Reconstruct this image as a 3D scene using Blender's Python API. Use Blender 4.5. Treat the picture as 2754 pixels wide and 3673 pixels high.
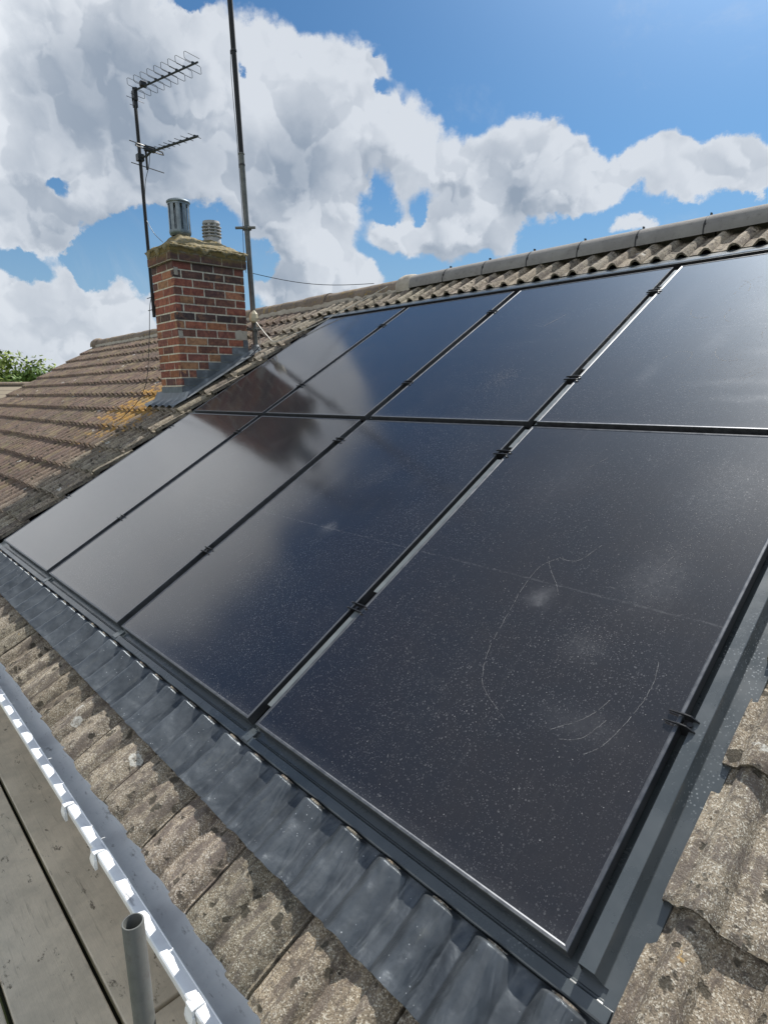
import bpy, bmesh, math, random
from mathutils import Vector, Matrix, noise
R_ = math.radians
random.seed(7)
for o in list(bpy.data.objects): bpy.data.objects.remove(o)
sc = bpy.context.scene
COL = sc.collection
# ---------------------------------------------------------------- camera
cd = bpy.data.cameras.new('camera'); cam = bpy.data.objects.new('camera', cd); COL.objects.link(cam)
rx = Vector((0.68656094, 0.72690947, -0.01538494)); uy = Vector((-0.13662627, 0.14976795, 0.97923584)); bz = Vector((0.71411997, -0.67020309, 0.20213976))
cam.matrix_world = Matrix(((rx.x, uy.x, bz.x, 5.1621607), (rx.y, uy.y, bz.y, -0.9049172), (rx.z, uy.z, bz.z, 1.0745680), (0, 0, 0, 1)))
cd.sensor_fit = 'HORIZONTAL'; cd.sensor_width = 36; cd.lens = 28.04; cd.clip_start = 0.02; cd.clip_end = 4000
sc.camera = cam
# ---------------------------------------------------------------- exposure
sc.view_settings.view_transform = 'Standard'; sc.view_settings.look = 'None'
sc.view_settings.exposure = 0.45; sc.view_settings.gamma = 1.0; sc.view_settings.use_curve_mapping = False
try:
    sc.cycles.max_bounces = 6; sc.cycles.glossy_bounces = 4; sc.cycles.diffuse_bounces = 3
except Exception: pass
# ---------------------------------------------------------------- node helpers
class NT:
    def __init__(s, tree): s.t = tree; s.n = tree.nodes; s.l = tree.links
    def node(s, typ, **kw):
        n = s.n.new(typ)
        for k, v in kw.items(): setattr(n, k, v)
        return n
    def put(s, sock, v):
        if v is None: return
        if hasattr(v, 'is_linked') or hasattr(v, 'links'): s.l.new(v, sock)
        else: sock.default_value = v
    def m(s, op, a, b=None, c=None, clamp=False):
        n = s.node('ShaderNodeMath', operation=op, use_clamp=clamp)
        s.put(n.inputs[0], a)
        if b is not None: s.put(n.inputs[1], b)
        if c is not None: s.put(n.inputs[2], c)
        return n.outputs[0]
    def v(s, op, a, b=None, out=0):
        n = s.node('ShaderNodeVectorMath', operation=op); s.put(n.inputs[0], a)
        if b is not None:
            if op == 'SCALE': s.put(n.inputs[3], b)
            else: s.put(n.inputs[1], b)
        return n.outputs[out]
    def ss(s, x, a, b, lo=0.0, hi=1.0, kind='SMOOTHSTEP'):
        n = s.node('ShaderNodeMapRange', interpolation_type=kind); s.put(n.inputs[0], x)
        n.inputs[1].default_value = a; n.inputs[2].default_value = b; n.inputs[3].default_value = lo; n.inputs[4].default_value = hi
        return n.outputs[0]
    def noise(s, vec, scale=5, detail=4, rough=.55, dist=0, out=0):
        n = s.node('ShaderNodeTexNoise'); s.put(n.inputs['Vector'], vec)
        n.inputs['Scale'].default_value = scale; n.inputs['Detail'].default_value = detail
        n.inputs['Roughness'].default_value = rough; n.inputs['Distortion'].default_value = dist
        return n.outputs[out]
    def voro(s, vec, scale=5, feature='F1', out='Distance', rnd=1.0):
        n = s.node('ShaderNodeTexVoronoi', feature=feature); s.put(n.inputs['Vector'], vec)
        n.inputs['Scale'].default_value = scale
        if 'Randomness' in n.inputs: n.inputs['Randomness'].default_value = rnd
        return n.outputs[out]
    def mix(s, f, a, b, blend='MIX'):
        n = s.node('ShaderNodeMix', data_type='RGBA', blend_type=blend)
        s.put(n.inputs[0], f)
        for i, c in ((6, a), (7, b)):
            if isinstance(c, tuple) and len(c) == 3: c = (*c, 1)
            s.put(n.inputs[i], c)
        return n.outputs[2]
    def sep(s, v):
        n = s.node('ShaderNodeSeparateXYZ'); s.put(n.inputs[0], v); return n.outputs
    def comb(s, x, y, z):
        n = s.node('ShaderNodeCombineXYZ')
        s.put(n.inputs[0], x); s.put(n.inputs[1], y); s.put(n.inputs[2], z); return n.outputs[0]
    def bump(s, h, strength=.5, dist=.01, normal=None):
        n = s.node('ShaderNodeBump'); n.inputs['Strength'].default_value = strength; n.inputs['Distance'].default_value = dist
        s.put(n.inputs['Height'], h)
        if normal is not None: s.put(n.inputs['Normal'], normal)
        return n.outputs[0]
# ---------------------------------------------------------------- sun and sky
SUN = Vector((-0.24, 1.597, 2.05)).normalized()          # towards the sun
sl = bpy.data.lights.new('sun', 'SUN'); sl.energy = 5.0; sl.angle = R_(0.5); sl.color = (1.0, .955, .88)
so = bpy.data.objects.new('sun', sl); COL.objects.link(so); so.rotation_euler = SUN.to_track_quat('Z', 'Y').to_euler()
SUN_EL = math.asin(SUN.z); SUN_AZ = math.atan2(SUN.x, SUN.y)
W = bpy.data.worlds.new('World'); sc.world = W; W.use_nodes = True
T = NT(W.node_tree); T.n.clear()
sky = T.node('ShaderNodeTexSky', sky_type='NISHITA', sun_disc=False, sun_elevation=SUN_EL, sun_rotation=SUN_AZ, altitude=50, air_density=1.0, dust_density=0.4, ozone_density=2.0)
tc = T.node('ShaderNodeTexCoord').outputs['Generated']
dirn = T.v('NORMALIZE', tc)
# cloud banks: direction, angular radius, weight
BLOBS = [(-0.8762, 0.2261, 0.4257, 0.0487, 1), (-0.859, 0.2804, 0.4283, 0.0515, 1), (-0.8373, 0.3425, 0.4262, 0.0546, 1), (-0.8114, 0.3799, 0.4442, 0.0402, 0.8), (-0.8969, 0.2519, 0.3634, 0.0569, 1), (-0.8783, 0.3105, 0.3636, 0.0604, 1), (-0.8509, 0.3711, 0.3718, 0.0632, 1), (-0.8045, 0.4289, 0.4109, 0.0479, 1), (-0.8197, 0.4455, 0.36, 0.0612, 1), (-0.7579, 0.4981, 0.4213, 0.0327, 1), (-0.7766, 0.5066, 0.3745, 0.051, 1), (-0.7256, 0.5422, 0.4237, 0.0304, 1), (-0.747, 0.5545, 0.3668, 0.052, 1), (-0.7013, 0.5889, 0.4018, 0.0312, 1), (-0.6736, 0.6111, 0.4158, 0.0197, 1.16), (-0.7072, 0.6129, 0.3525, 0.0471, 1), (-0.666, 0.655, 0.357, 0.0293, 0.9), (-0.6349, 0.6884, 0.3506, 0.0293, 0.9), (-0.6402, 0.704, 0.3075, 0.03, 0.9), (-0.6116, 0.732, 0.3002, 0.0209, 1.16), (-0.7694, 0.5593, 0.3087, 0.0539, 1), (-0.8498, 0.4286, 0.3067, 0.0452, 1), (-0.832, 0.4742, 0.288, 0.0409, 0.9), (-0.8733, 0.3741, 0.3122, 0.0433, 1), (-0.8919, 0.3317, 0.3075, 0.0313, 0.8), (-0.8092, 0.5201, 0.2732, 0.036, 0.8), (-0.786, 0.5676, 0.2451, 0.0371, 0.9), (-0.7662, 0.6033, 0.221, 0.0315, 0.8), (-0.8001, 0.5591, 0.2173, 0.0212, 1.015), (-0.7351, 0.6245, 0.2637, 0.0279, 0.7), (-0.9222, 0.2215, 0.3168, 0.0324, 0.9), (-0.9216, 0.2449, 0.3011, 0.0239, 0.8), (-0.9009, 0.2242, 0.3717, 0.027, 0.8), (-0.9047, 0.2754, 0.3251, 0.0294, 0.8), (-0.9446, 0.2217, 0.242, 0.019, 0.8049999999999999), (-0.9329, 0.2576, 0.2516, 0.0197, 0.69), (-0.9167, 0.31, 0.252, 0.0209, 0.9199999999999999), (-0.9004, 0.3479, 0.2613, 0.0242, 0.9199999999999999), (-0.881, 0.3919, 0.2652, 0.0223, 0.9199999999999999), (-0.9528, 0.2241, 0.2047, 0.0169, 1.015), (-0.9486, 0.2444, 0.2012, 0.0123, 0.87), (-0.9354, 0.2719, 0.2261, 0.0177, 1.45), (-0.933, 0.2874, 0.2165, 0.0181, 1.45), (-0.9424, 0.2753, 0.1898, 0.0154, 1.305), (-0.9326, 0.27, 0.2396, 0.0125, 1.16), (-0.9696, 0.2074, 0.1297, 0.0294, 1.035), (-0.9625, 0.2435, 0.1199, 0.0307, 1.035), (-0.9481, 0.2883, 0.1343, 0.0213, 1.035), (-0.9338, 0.3333, 0.1303, 0.0223, 1.035), (-0.9218, 0.3729, 0.1061, 0.0291, 1.15), (-0.9443, 0.3142, 0.098, 0.0333, 1.15), (-0.9629, 0.2567, 0.0837, 0.0316, 1.15), (-0.9764, 0.202, 0.076, 0.0246, 0.9199999999999999), (-0.9714, 0.2317, 0.0519, 0.0362, 1.15), (-0.9527, 0.2992, 0.0526, 0.0333, 1.035), (-0.9293, 0.3644, 0.0598, 0.0293, 0.9199999999999999), (-0.9794, 0.198, 0.0391, 0.0298, 1.035), (-0.9241, 0.3461, 0.1619, 0.0122, 0.87), (-0.9421, 0.2954, 0.1589, 0.0132, 0.87), (-0.9069, 0.3977, 0.1392, 0.0176, 0.87), (-0.9607, 0.2304, 0.1546, 0.0148, 0.725), (-0.8336, 0.5279, 0.1624, 0.0126, 1.015), (-0.8098, 0.5627, 0.1662, 0.0191, 1.305), (-0.7836, 0.5966, 0.173, 0.0225, 1.45), (-0.7605, 0.6241, 0.1796, 0.0206, 1.45), (-0.7388, 0.6523, 0.1695, 0.0207, 1.45), (-0.7794, 0.61, 0.1431, 0.026, 1.2), (-0.7318, 0.6649, 0.1493, 0.0196, 1.16), (-0.8224, 0.5524, 0.1362, 0.0257, 0.96), (-0.7078, 0.692, 0.142, 0.0131, 0.58), (-0.6995, 0.6757, 0.2329, 0.0176, 1.305), (-0.6798, 0.6956, 0.2323, 0.0201, 1.45), (-0.6546, 0.7197, 0.2313, 0.02, 1.45), (-0.6291, 0.7434, 0.227, 0.0218, 1.45), (-0.603, 0.7661, 0.2224, 0.0216, 1.45), (-0.577, 0.7889, 0.2114, 0.0184, 1.305), (-0.6393, 0.7233, 0.2611, 0.0111, 0.725), (-0.6748, 0.6908, 0.2596, 0.0112, 0.58), (-0.5841, 0.7504, 0.3095, 0.0236, 1), (-0.5505, 0.7698, 0.3231, 0.0259, 1), (-0.5282, 0.7816, 0.3317, 0.0226, 1), (-0.5093, 0.7993, 0.319, 0.0225, 1), (-0.5567, 0.7804, 0.2847, 0.0323, 1), (-0.5197, 0.8067, 0.2813, 0.0316, 1), (-0.5821, 0.7713, 0.2576, 0.0211, 1.305), (-0.5507, 0.7966, 0.2492, 0.0149, 1.16), (-0.4853, 0.8213, 0.3, 0.0196, 1.45), (-0.477, 0.8341, 0.2769, 0.0224, 1), (-0.5062, 0.8232, 0.257, 0.0174, 1.16), (-0.4508, 0.8514, 0.2682, 0.0193, 1.45), (-0.6025, 0.7421, 0.2939, 0.0168, 1.16), (-0.6013, 0.7518, 0.2707, 0.0169, 1.16), (-0.4279, 0.8569, 0.2875, 0.0161, 1.45), (-0.396, 0.87, 0.2937, 0.0182, 1.45), (-0.3749, 0.8768, 0.3011, 0.0153, 1.45), (-0.3867, 0.8815, 0.271, 0.0198, 0.9), (-0.3502, 0.895, 0.2763, 0.0175, 1.45), (-0.3198, 0.9046, 0.2819, 0.0169, 1.45), (-0.2952, 0.9126, 0.2827, 0.0164, 1.45), (-0.2758, 0.9212, 0.2743, 0.0138, 1.45), (-0.315, 0.912, 0.2629, 0.0146, 1.16), (-0.2802, 0.927, 0.2495, 0.0103, 1.16), (-0.3557, 0.8974, 0.2612, 0.0127, 1.015), (-0.4264, 0.8772, 0.2206, 0.0111, 1.16), (-0.4099, 0.8843, 0.2235, 0.0109, 1.305), (-0.3938, 0.8932, 0.217, 0.0097, 1.16), (-0.485, 0.8383, 0.2491, 0.008, 0.435), (-0.7798, 0.4128, 0.4707, 0.015, -1.6), (-0.8014, 0.3857, 0.4573, 0.0099, -0.8), (-0.7696, 0.4839, 0.4167, 0.0087, -1.1), (-0.6686, 0.6273, 0.3993, 0.0091, -1.2), (-0.6534, 0.6521, 0.3844, 0.0069, -0.6), (-0.6608, 0.6126, 0.4337, 0.0044, -0.3), (-0.7289, 0.6162, 0.2984, 0.0073, -0.4), (-0.7055, 0.645, 0.2937, 0.0073, -0.3), (-0.7135, 0.6258, 0.3151, 0.0241, 0.4), (-0.7541, 0.5963, 0.2753, 0.0276, 0.6), (-0.6778, 0.6748, 0.2919, 0.0171, 0.725), (-0.699, 0.6661, 0.2603, 0.0124, -0.8), (-0.665, 0.7005, 0.2592, 0.0099, -0.5), (-0.81, 0.5556, 0.1875, 0.0126, -1.2), (-0.7797, 0.5948, 0.1957, 0.0089, -0.8), (-0.8195, 0.5342, 0.2074, 0.0124, -0.8), (-0.919, 0.2843, 0.2733, 0.0171, -1.3), (-0.9317, 0.2482, 0.2652, 0.0126, -0.7), (-0.9216, 0.3359, 0.1944, 0.0302, -0.9), (-0.957, 0.2367, 0.1677, 0.0199, -1.7), (-0.9501, 0.2156, 0.2254, 0.0094, -0.4), (-0.9376, 0.3042, 0.1685, 0.0214, -1.4), (-0.8946, 0.3927, 0.2131, 0.0285, -0.7), (-0.8296, 0.5269, 0.185, 0.0137, -0.8), (-0.911, 0.3476, 0.2217, 0.0274, -0.6), (-0.8635, 0.4496, 0.2285, 0.0355, -1.2), (-0.8975, 0.3984, 0.1893, 0.0348, -0.7), (-0.9461, 0.2307, 0.2272, 0.0067, -0.5), (-0.9297, 0.3188, 0.1844, 0.0161, -0.6), (-0.8257, 0.5361, 0.1755, 0.01, -0.6), (-0.9182, 0.129, 0.3746, 0.1047, 1.2), (-0.9041, 0.0632, 0.4226, 0.1047, 1.2), (-0.9391, -0.0328, 0.342, 0.1222, 1.2), (-0.8695, 0.1533, 0.4695, 0.0873, 1.0), (-0.947, -0.1331, 0.2924, 0.1047, 1), (-0.9327, -0.2674, 0.2419, 0.1222, 1), (-0.969, 0.0508, 0.2419, 0.1047, 0.8), (-0.8808, -0.0616, 0.4695, 0.0698, 0.9), (-0.8619, -0.4019, 0.309, 0.1222, 0.9), (-0.8715, -0.1853, 0.454, 0.0524, -0.8), (-0.8325, 0.2387, 0.5, 0.0873, 0.9), (-0.7881, 0.2868, 0.5446, 0.0698, 0.6), (-0.6645, -0.6645, 0.342, 0.2094, 0.9), (-0.4636, -0.803, 0.3746, 0.2269, 1.3), (-0.1574, -0.8925, 0.4226, 0.2793, 1.6), (0.1422, -0.8067, 0.5736, 0.2793, 1.5), (0.4415, -0.7647, 0.4695, 0.2793, 1.5), (0.7424, -0.5198, 0.4226, 0.2443, 1.2), (0.1699, -0.9633, 0.2079, 0.2443, 1.2), (0.75, 0.433, 0.5, 0.2618, 0.9), (0.4532, 0.7849, 0.4226, 0.2618, 0.8), (-0.0, 0.9272, 0.3746, 0.2094, 0.7), (0.6124, -0.3536, 0.7071, 0.2618, 0.7), (0.5, 0.0, 0.866, 0.2094, 0.5)]
CORES = [(-0.8706, 0.2666, 0.4135, 0.057, 0.45), (-0.8509, 0.3879, 0.3543, 0.0657, 0.35), (-0.7694, 0.5593, 0.3087, 0.0399, 1), (-0.8825, 0.2809, 0.3773, 0.0482, 0.6), (-0.8706, 0.3464, 0.3494, 0.0638, 0.7), (-0.8201, 0.4215, 0.3869, 0.0357, 0.4), (-0.8673, 0.402, 0.2936, 0.0496, 0.7), (-0.7781, 0.5348, 0.3296, 0.0391, 0.5), (-0.5409, 0.7919, 0.2833, 0.0324, 0.9), (-0.5709, 0.754, 0.3249, 0.0162, 0.5), (-0.9281, 0.2392, 0.2854, 0.0265, 0.6), (-0.7177, 0.6124, 0.3314, 0.0398, 0.3), (-0.3974, 0.8779, 0.267, 0.0176, 0.3), (-0.305, 0.9165, 0.2587, 0.0213, 0.35), (-0.6304, 0.7451, 0.2177, 0.0278, 0.3), (-0.9392, 0.2761, 0.2041, 0.0125, 0.4), (-0.9534, 0.2857, 0.0971, 0.0483, 0.4), (-0.9601, 0.2401, 0.1435, 0.0224, 0.3), (-0.7597, 0.5996, 0.2516, 0.0276, 0.3), (-0.8281, 0.4603, 0.3199, 0.038, 0.6), (-0.8332, 0.3682, 0.4126, 0.0338, 0.3)]
w1 = T.v('SCALE', T.v('SUBTRACT', T.noise(dirn, 9, 3, .6, out=1), (.5, .5, .5)), .075)
w2 = T.v('SCALE', T.v('SUBTRACT', T.noise(dirn, 30, 6, .68, out=1), (.5, .5, .5)), .038)
dw = T.v('NORMALIZE', T.v('ADD', T.v('ADD', dirn, w1), w2))
def blobsum(src, L, k=1.0):
    acc = None
    for x, y, z, s_, a in L:
        d = T.v('DOT_PRODUCT', src, (x, y, z), out=1)
        e = T.m('EXPONENT', T.m('MULTIPLY_ADD', d, 1/(s_*s_*k), -1/(s_*s_*k)))
        acc = T.m('MULTIPLY', e, a) if acc is None else T.m('MULTIPLY_ADD', e, a, acc)
    return acc
D = blobsum(dw, BLOBS)
BIG = [b_ for b_ in BLOBS if b_[4] > .75 and b_[3] > .02][:70]
sunw = tuple(Vector((-.05, .72, .69)).normalized()*.055)
Dn = blobsum(dw, BIG); Ds = blobsum(T.v('NORMALIZE', T.v('ADD', dw, sunw)), BIG)
def billow(src, sc_, det):
    n = T.node('ShaderNodeTexNoise', noise_type='RIDGED_MULTIFRACTAL'); T.put(n.inputs['Vector'], src)
    n.inputs['Scale'].default_value = sc_; n.inputs['Detail'].default_value = det; n.inputs['Roughness'].default_value = .55
    n.inputs['Offset'].default_value = .85; n.inputs['Gain'].default_value = 1.6
    return n.outputs[0]
wb = T.v('ADD', dirn, T.v('SCALE', w1, .5))
bl = billow(wb, 13, 5); bl2 = billow(T.v('ADD', wb, tuple(SUN*.012)), 13, 5)
n1 = T.noise(dirn, 7.5, 8, .62, .3)
dens = T.m('ADD', T.m('MINIMUM', D, 1.45), T.m('MULTIPLY', T.m('SUBTRACT', n1, .5), 1.6))
dens = T.m('ADD', dens, T.m('MULTIPLY', T.m('SUBTRACT', .45, bl), .22))
alpha = T.m('MULTIPLY', T.ss(dens, .54, 1.06), .97)
wisp = T.m('MULTIPLY', T.ss(T.noise(dirn, 4.2, 8, .68, 1.0), .52, .8), .22)
alpha = T.m('MAXIMUM', alpha, wisp)
# the side of each bank towards the sun is white, the far side and the thick core grey
shade = T.ss(T.m('SUBTRACT', T.m('MINIMUM', Ds, 2.0), T.m('MINIMUM', Dn, 2.0)), -.25, .6)
puffy = T.ss(T.m('SUBTRACT', bl, bl2), -.25, .25)
core = blobsum(dw, CORES)
n3 = T.noise(T.v('ADD', dirn, w1), 6.5, 5, .55)
g = T.m('ADD', T.m('MULTIPLY', shade, .58), T.m('MULTIPLY', core, .50))
g = T.m('ADD', g, T.m('MULTIPLY', T.m('SUBTRACT', puffy, .5), .34))
g = T.m('ADD', g, T.m('MULTIPLY', T.m('SUBTRACT', n3, .52), 1.0))
g = T.m('ADD', g, T.ss(dens, 1.0, 2.2, -.04, .22), clamp=True)
cl = T.mix(g, (8.0, 8.5, 9.2), (3.4, 4.1, 5.1))
skc = T.mix(1.0, sky.outputs[0], (.56, .90, 1.10), 'MULTIPLY')
el = T.sep(dirn)[2]
skc = T.mix(T.ss(el, .0, .34, .92, 0), skc, (3.6, 5.4, 7.3))
# hazy glare round the sun, and added unseen bright banks (opposite the sun, low west) for fill and reflections
def lobe(v_, az_, el_, r_):
    d_ = (-math.cos(R_(az_))*math.cos(R_(el_)), math.sin(R_(az_))*math.cos(R_(el_)), math.sin(R_(el_)))
    k_ = 1/R_(r_)**2; return T.m('EXPONENT', T.m('MULTIPLY_ADD', T.v('DOT_PRODUCT', v_, d_, out=1), k_, -k_))
k_ = 1/R_(12)**2
glare = T.m('EXPONENT', T.m('MULTIPLY_ADD', T.v('DOT_PRODUCT', dirn, tuple(SUN), out=1), k_, -k_))
skc = T.mix(glare, skc, (22, 27, 33), 'ADD')
bright = T.m('ADD', T.m('ADD', T.m('MULTIPLY', lobe(dw, -100, 25, 26), .6), lobe(dw, -5, 18, 8)), T.m('ADD', lobe(dw, 8, 27, 4), T.m('MULTIPLY', lobe(dw, -130, 25, 20), .6)), clamp=True)
skc = T.mix(T.ss(el, .62, .88, 0, .55), skc, (4.6, 5.0, 5.5))      # unseen veil added overhead, greys the blue in the panel reflections
cl = T.mix(bright, cl, (14.0, 14.4, 14.8))
fin = T.mix(alpha, skc, cl)
bgn = T.node('ShaderNodeBackground'); T.put(bgn.inputs[0], fin); bgn.inputs[1].default_value = 0.064
wo = T.node('ShaderNodeOutputWorld'); T.l.new(bgn.outputs[0], wo.inputs[0])

# ---------------------------------------------------------------- geometry helpers
TH = R_(29.5)
ROOF = Matrix.Rotation(TH, 4, 'X')            # roof coordinates: x along the eaves, y up the slope, z off the slope
def RP(u, v, n): return ROOF @ Vector((u, v, n))
def smooth(x, a, b):
    t = max(0., min(1., (x-a)/(b-a))); return t*t*(3-2*t)
def ns(x, y, z=0., s=1.): return noise.noise(Vector((x*s, y*s, z*s)))
class MB:
    def __init__(s): s.v = []; s.f = []; s.c = []; s.mi = []; s.col = None; s.cur = 0
    def add(s, vs, fs, col=None):
        k = len(s.v); s.v += [tuple(p) for p in vs]
        for f in fs: s.f.append([i+k for i in f]); s.c.append(col or (1, 1, 1)); s.mi.append(s.cur)
    def box(s, x0, x1, y0, y1, z0, z1, col=None, jit=0., M=None):
        P = [Vector((x, y, z)) for z in (z0, z1) for y in (y0, y1) for x in (x0, x1)]
        if jit: P = [p+Vector((random.uniform(-jit, jit), random.uniform(-jit, jit), random.uniform(-jit, jit))) for p in P]
        if M: P = [M @ p for p in P]
        s.add(P, [(0, 2, 3, 1), (4, 5, 7, 6), (0, 1, 5, 4), (2, 6, 7, 3), (0, 4, 6, 2), (1, 3, 7, 5)], col)
    def tube(s, path, r, n=8, caps=True, col=None):
        P = [Vector(p) for p in path]; rs = r if isinstance(r, (list, tuple)) else [r]*len(P)
        vs = []; fs = []; up = None
        for i, p in enumerate(P):
            t = (P[min(i+1, len(P)-1)]-P[max(i-1, 0)]).normalized()
            if up is None: up = t.orthogonal().normalized()
            up = (up-t*up.dot(t)).normalized(); b = t.cross(up)
            for k in range(n):
                a = 2*math.pi*k/n; vs.append(p+(up*math.cos(a)+b*math.sin(a))*rs[i])
        for i in range(len(P)-1):
            for k in range(n): fs.append((i*n+k, i*n+(k+1) % n, (i+1)*n+(k+1) % n, (i+1)*n+k))
        if caps: fs.append(tuple(range(n))[::-1]); fs.append(tuple((len(P)-1)*n+k for k in range(n)))
        s.add(vs, fs, col)
    def lathe(s, prof, cx=0, cy=0, n=24, col=None):
        vs = []; fs = []
        for r, z in prof:
            for k in range(n):
                a = 2*math.pi*k/n; vs.append((cx+r*math.cos(a), cy+r*math.sin(a), z))
        for i in range(len(prof)-1):
            for k in range(n): fs.append((i*n+k, i*n+(k+1) % n, (i+1)*n+(k+1) % n, (i+1)*n+k))
        s.add(vs, fs, col)
    def grid(s, us, vs_, fn, col=None, flip=False):
        nu, nv = len(us), len(vs_)
        P = [fn(u, v) for v in vs_ for u in us]
        F = [(j*nu+i, j*nu+i+1, (j+1)*nu+i+1, (j+1)*nu+i) for j in range(nv-1) for i in range(nu-1)]
        if flip: F = [f[::-1] for f in F]
        s.add(P, F, col)
    def extr(s, prof, a0, a1, axis='x', col=None, closed=False):
        """extrude a profile of (p, q) along an axis: x -> (a,p,q), y -> (p,a,q)"""
        f = (lambda a, p, q: (a, p, q)) if axis == 'x' else (lambda a, p, q: (p, a, q))
        n = len(prof); vs = [f(a0, *p) for p in prof]+[f(a1, *p) for p in prof]
        m = n if closed else n-1
        fs = [(i, (i+1) % n, n+(i+1) % n, n+i) for i in range(m)]
        if axis == 'y': fs = [q[::-1] for q in fs]
        s.add(vs, fs, col)
        if closed: s.add(vs[:n], [tuple(range(n))]); s.add(vs[n:], [tuple(range(n))[::-1]])
    def build(s, name, mat, parent=None, smooth_=False, M=None, ang=None, bevel=None):
        me = bpy.data.meshes.new(name); me.from_pydata(s.v, [], s.f)
        mats = mat if isinstance(mat, (list, tuple)) else [mat]
        for mm in mats: me.materials.append(mm)
        if len(mats) > 1: me.polygons.foreach_set('material_index', s.mi)
        if any(c != (1, 1, 1) for c in s.c):
            at = me.color_attributes.new('tint', 'FLOAT_COLOR', 'CORNER'); buf = []
            for f, c in zip(s.f, s.c): buf += [c[0], c[1], c[2], 1.]*len(f)
            at.data.foreach_set('color', buf)
        if smooth_: me.polygons.foreach_set('use_smooth', [True]*len(me.polygons))
        me.update()
        o = bpy.data.objects.new(name, me); COL.objects.link(o)
        if parent: o.parent = parent
        elif M is not None: o.matrix_world = M
        if ang is not None:
            me.polygons.foreach_set('use_smooth', [True]*len(me.polygons))
            try: me.set_sharp_from_angle(angle=R_(ang))
            except Exception: pass
        if bevel:
            b = o.modifiers.new('bevel', 'BEVEL'); b.width = bevel; b.segments = 2; b.limit_method = 'ANGLE'; b.angle_limit = R_(40)
        return o
def tag(o, label=None, cat=None, group=None, kind=None):
    for k, v in (('label', label), ('category', cat), ('group', group), ('kind', kind)):
        if v: o[k] = v
    return o
def empty(name, M=None, label=None, cat=None, group=None):
    o = bpy.data.objects.new(name, None); COL.objects.link(o); o.empty_display_size = .05
    if M is not None: o.matrix_world = M
    return tag(o, label, cat, group)
def Tm(x, y, z): return Matrix.Translation((x, y, z))
def lin(a, b, n): return [a+(b-a)*i/(n-1) for i in range(n)]
def arc3(P, k=6):
    """smooth a coarse path"""
    P = [Vector(p) for p in P]; out = []
    for i in range(len(P)-1):
        p0 = P[max(i-1, 0)]; p1 = P[i]; p2 = P[i+1]; p3 = P[min(i+2, len(P)-1)]
        for j in range(k):
            t = j/k
            out.append(.5*((2*p1)+(p2-p0)*t+(2*p0-5*p1+4*p2-p3)*t*t+(3*p1-p0-3*p2+p3)*t**3))
    out.append(P[-1]); return out

# ---------------------------------------------------------------- materials
def mat(name):
    m = bpy.data.materials.new(name); m.use_nodes = True; t = NT(m.node_tree); b = m.node_tree.nodes['Principled BSDF']
    return m, t, b
def bset(t, b, **k):
    names = {'col': 'Base Color', 'rough': 'Roughness', 'metal': 'Metallic', 'ior': 'IOR', 'nor': 'Normal', 'alpha': 'Alpha', 'spec': 'Specular IOR Level', 'coat': 'Coat Weight', 'coatr': 'Coat Roughness', 'sheen': 'Sheen Weight'}
    for kk, v in k.items():
        if isinstance(v, tuple) and len(v) == 3: v = (*v, 1)
        t.put(b.inputs[names[kk]], v)
def ocoord(t): return t.node('ShaderNodeTexCoord').outputs['Object']
def simple(name, col, rough=.5, metal=0., var=.25, scale=20, bump=0., bscale=200, ior=1.5, dirt=None):
    m, t, b = mat(name); p = ocoord(t)
    n = t.noise(p, scale, 6, .6)
    c = t.mix(t.ss(n, .25, .75), tuple(x*(1-var) for x in col), tuple(min(1, x*(1+var)) for x in col))
    if dirt: c = t.mix(t.ss(t.noise(p, scale*.5, 8, .7), .52, .66), c, dirt)
    bset(t, b, col=c, rough=t.ss(n, .2, .8, max(.03, rough-.08), min(1, rough+.08)), metal=metal, ior=ior)
    if bump: bset(t, b, nor=t.bump(t.noise(p, bscale, 5, .6), bump, .002))
    return m
M = {}
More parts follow.
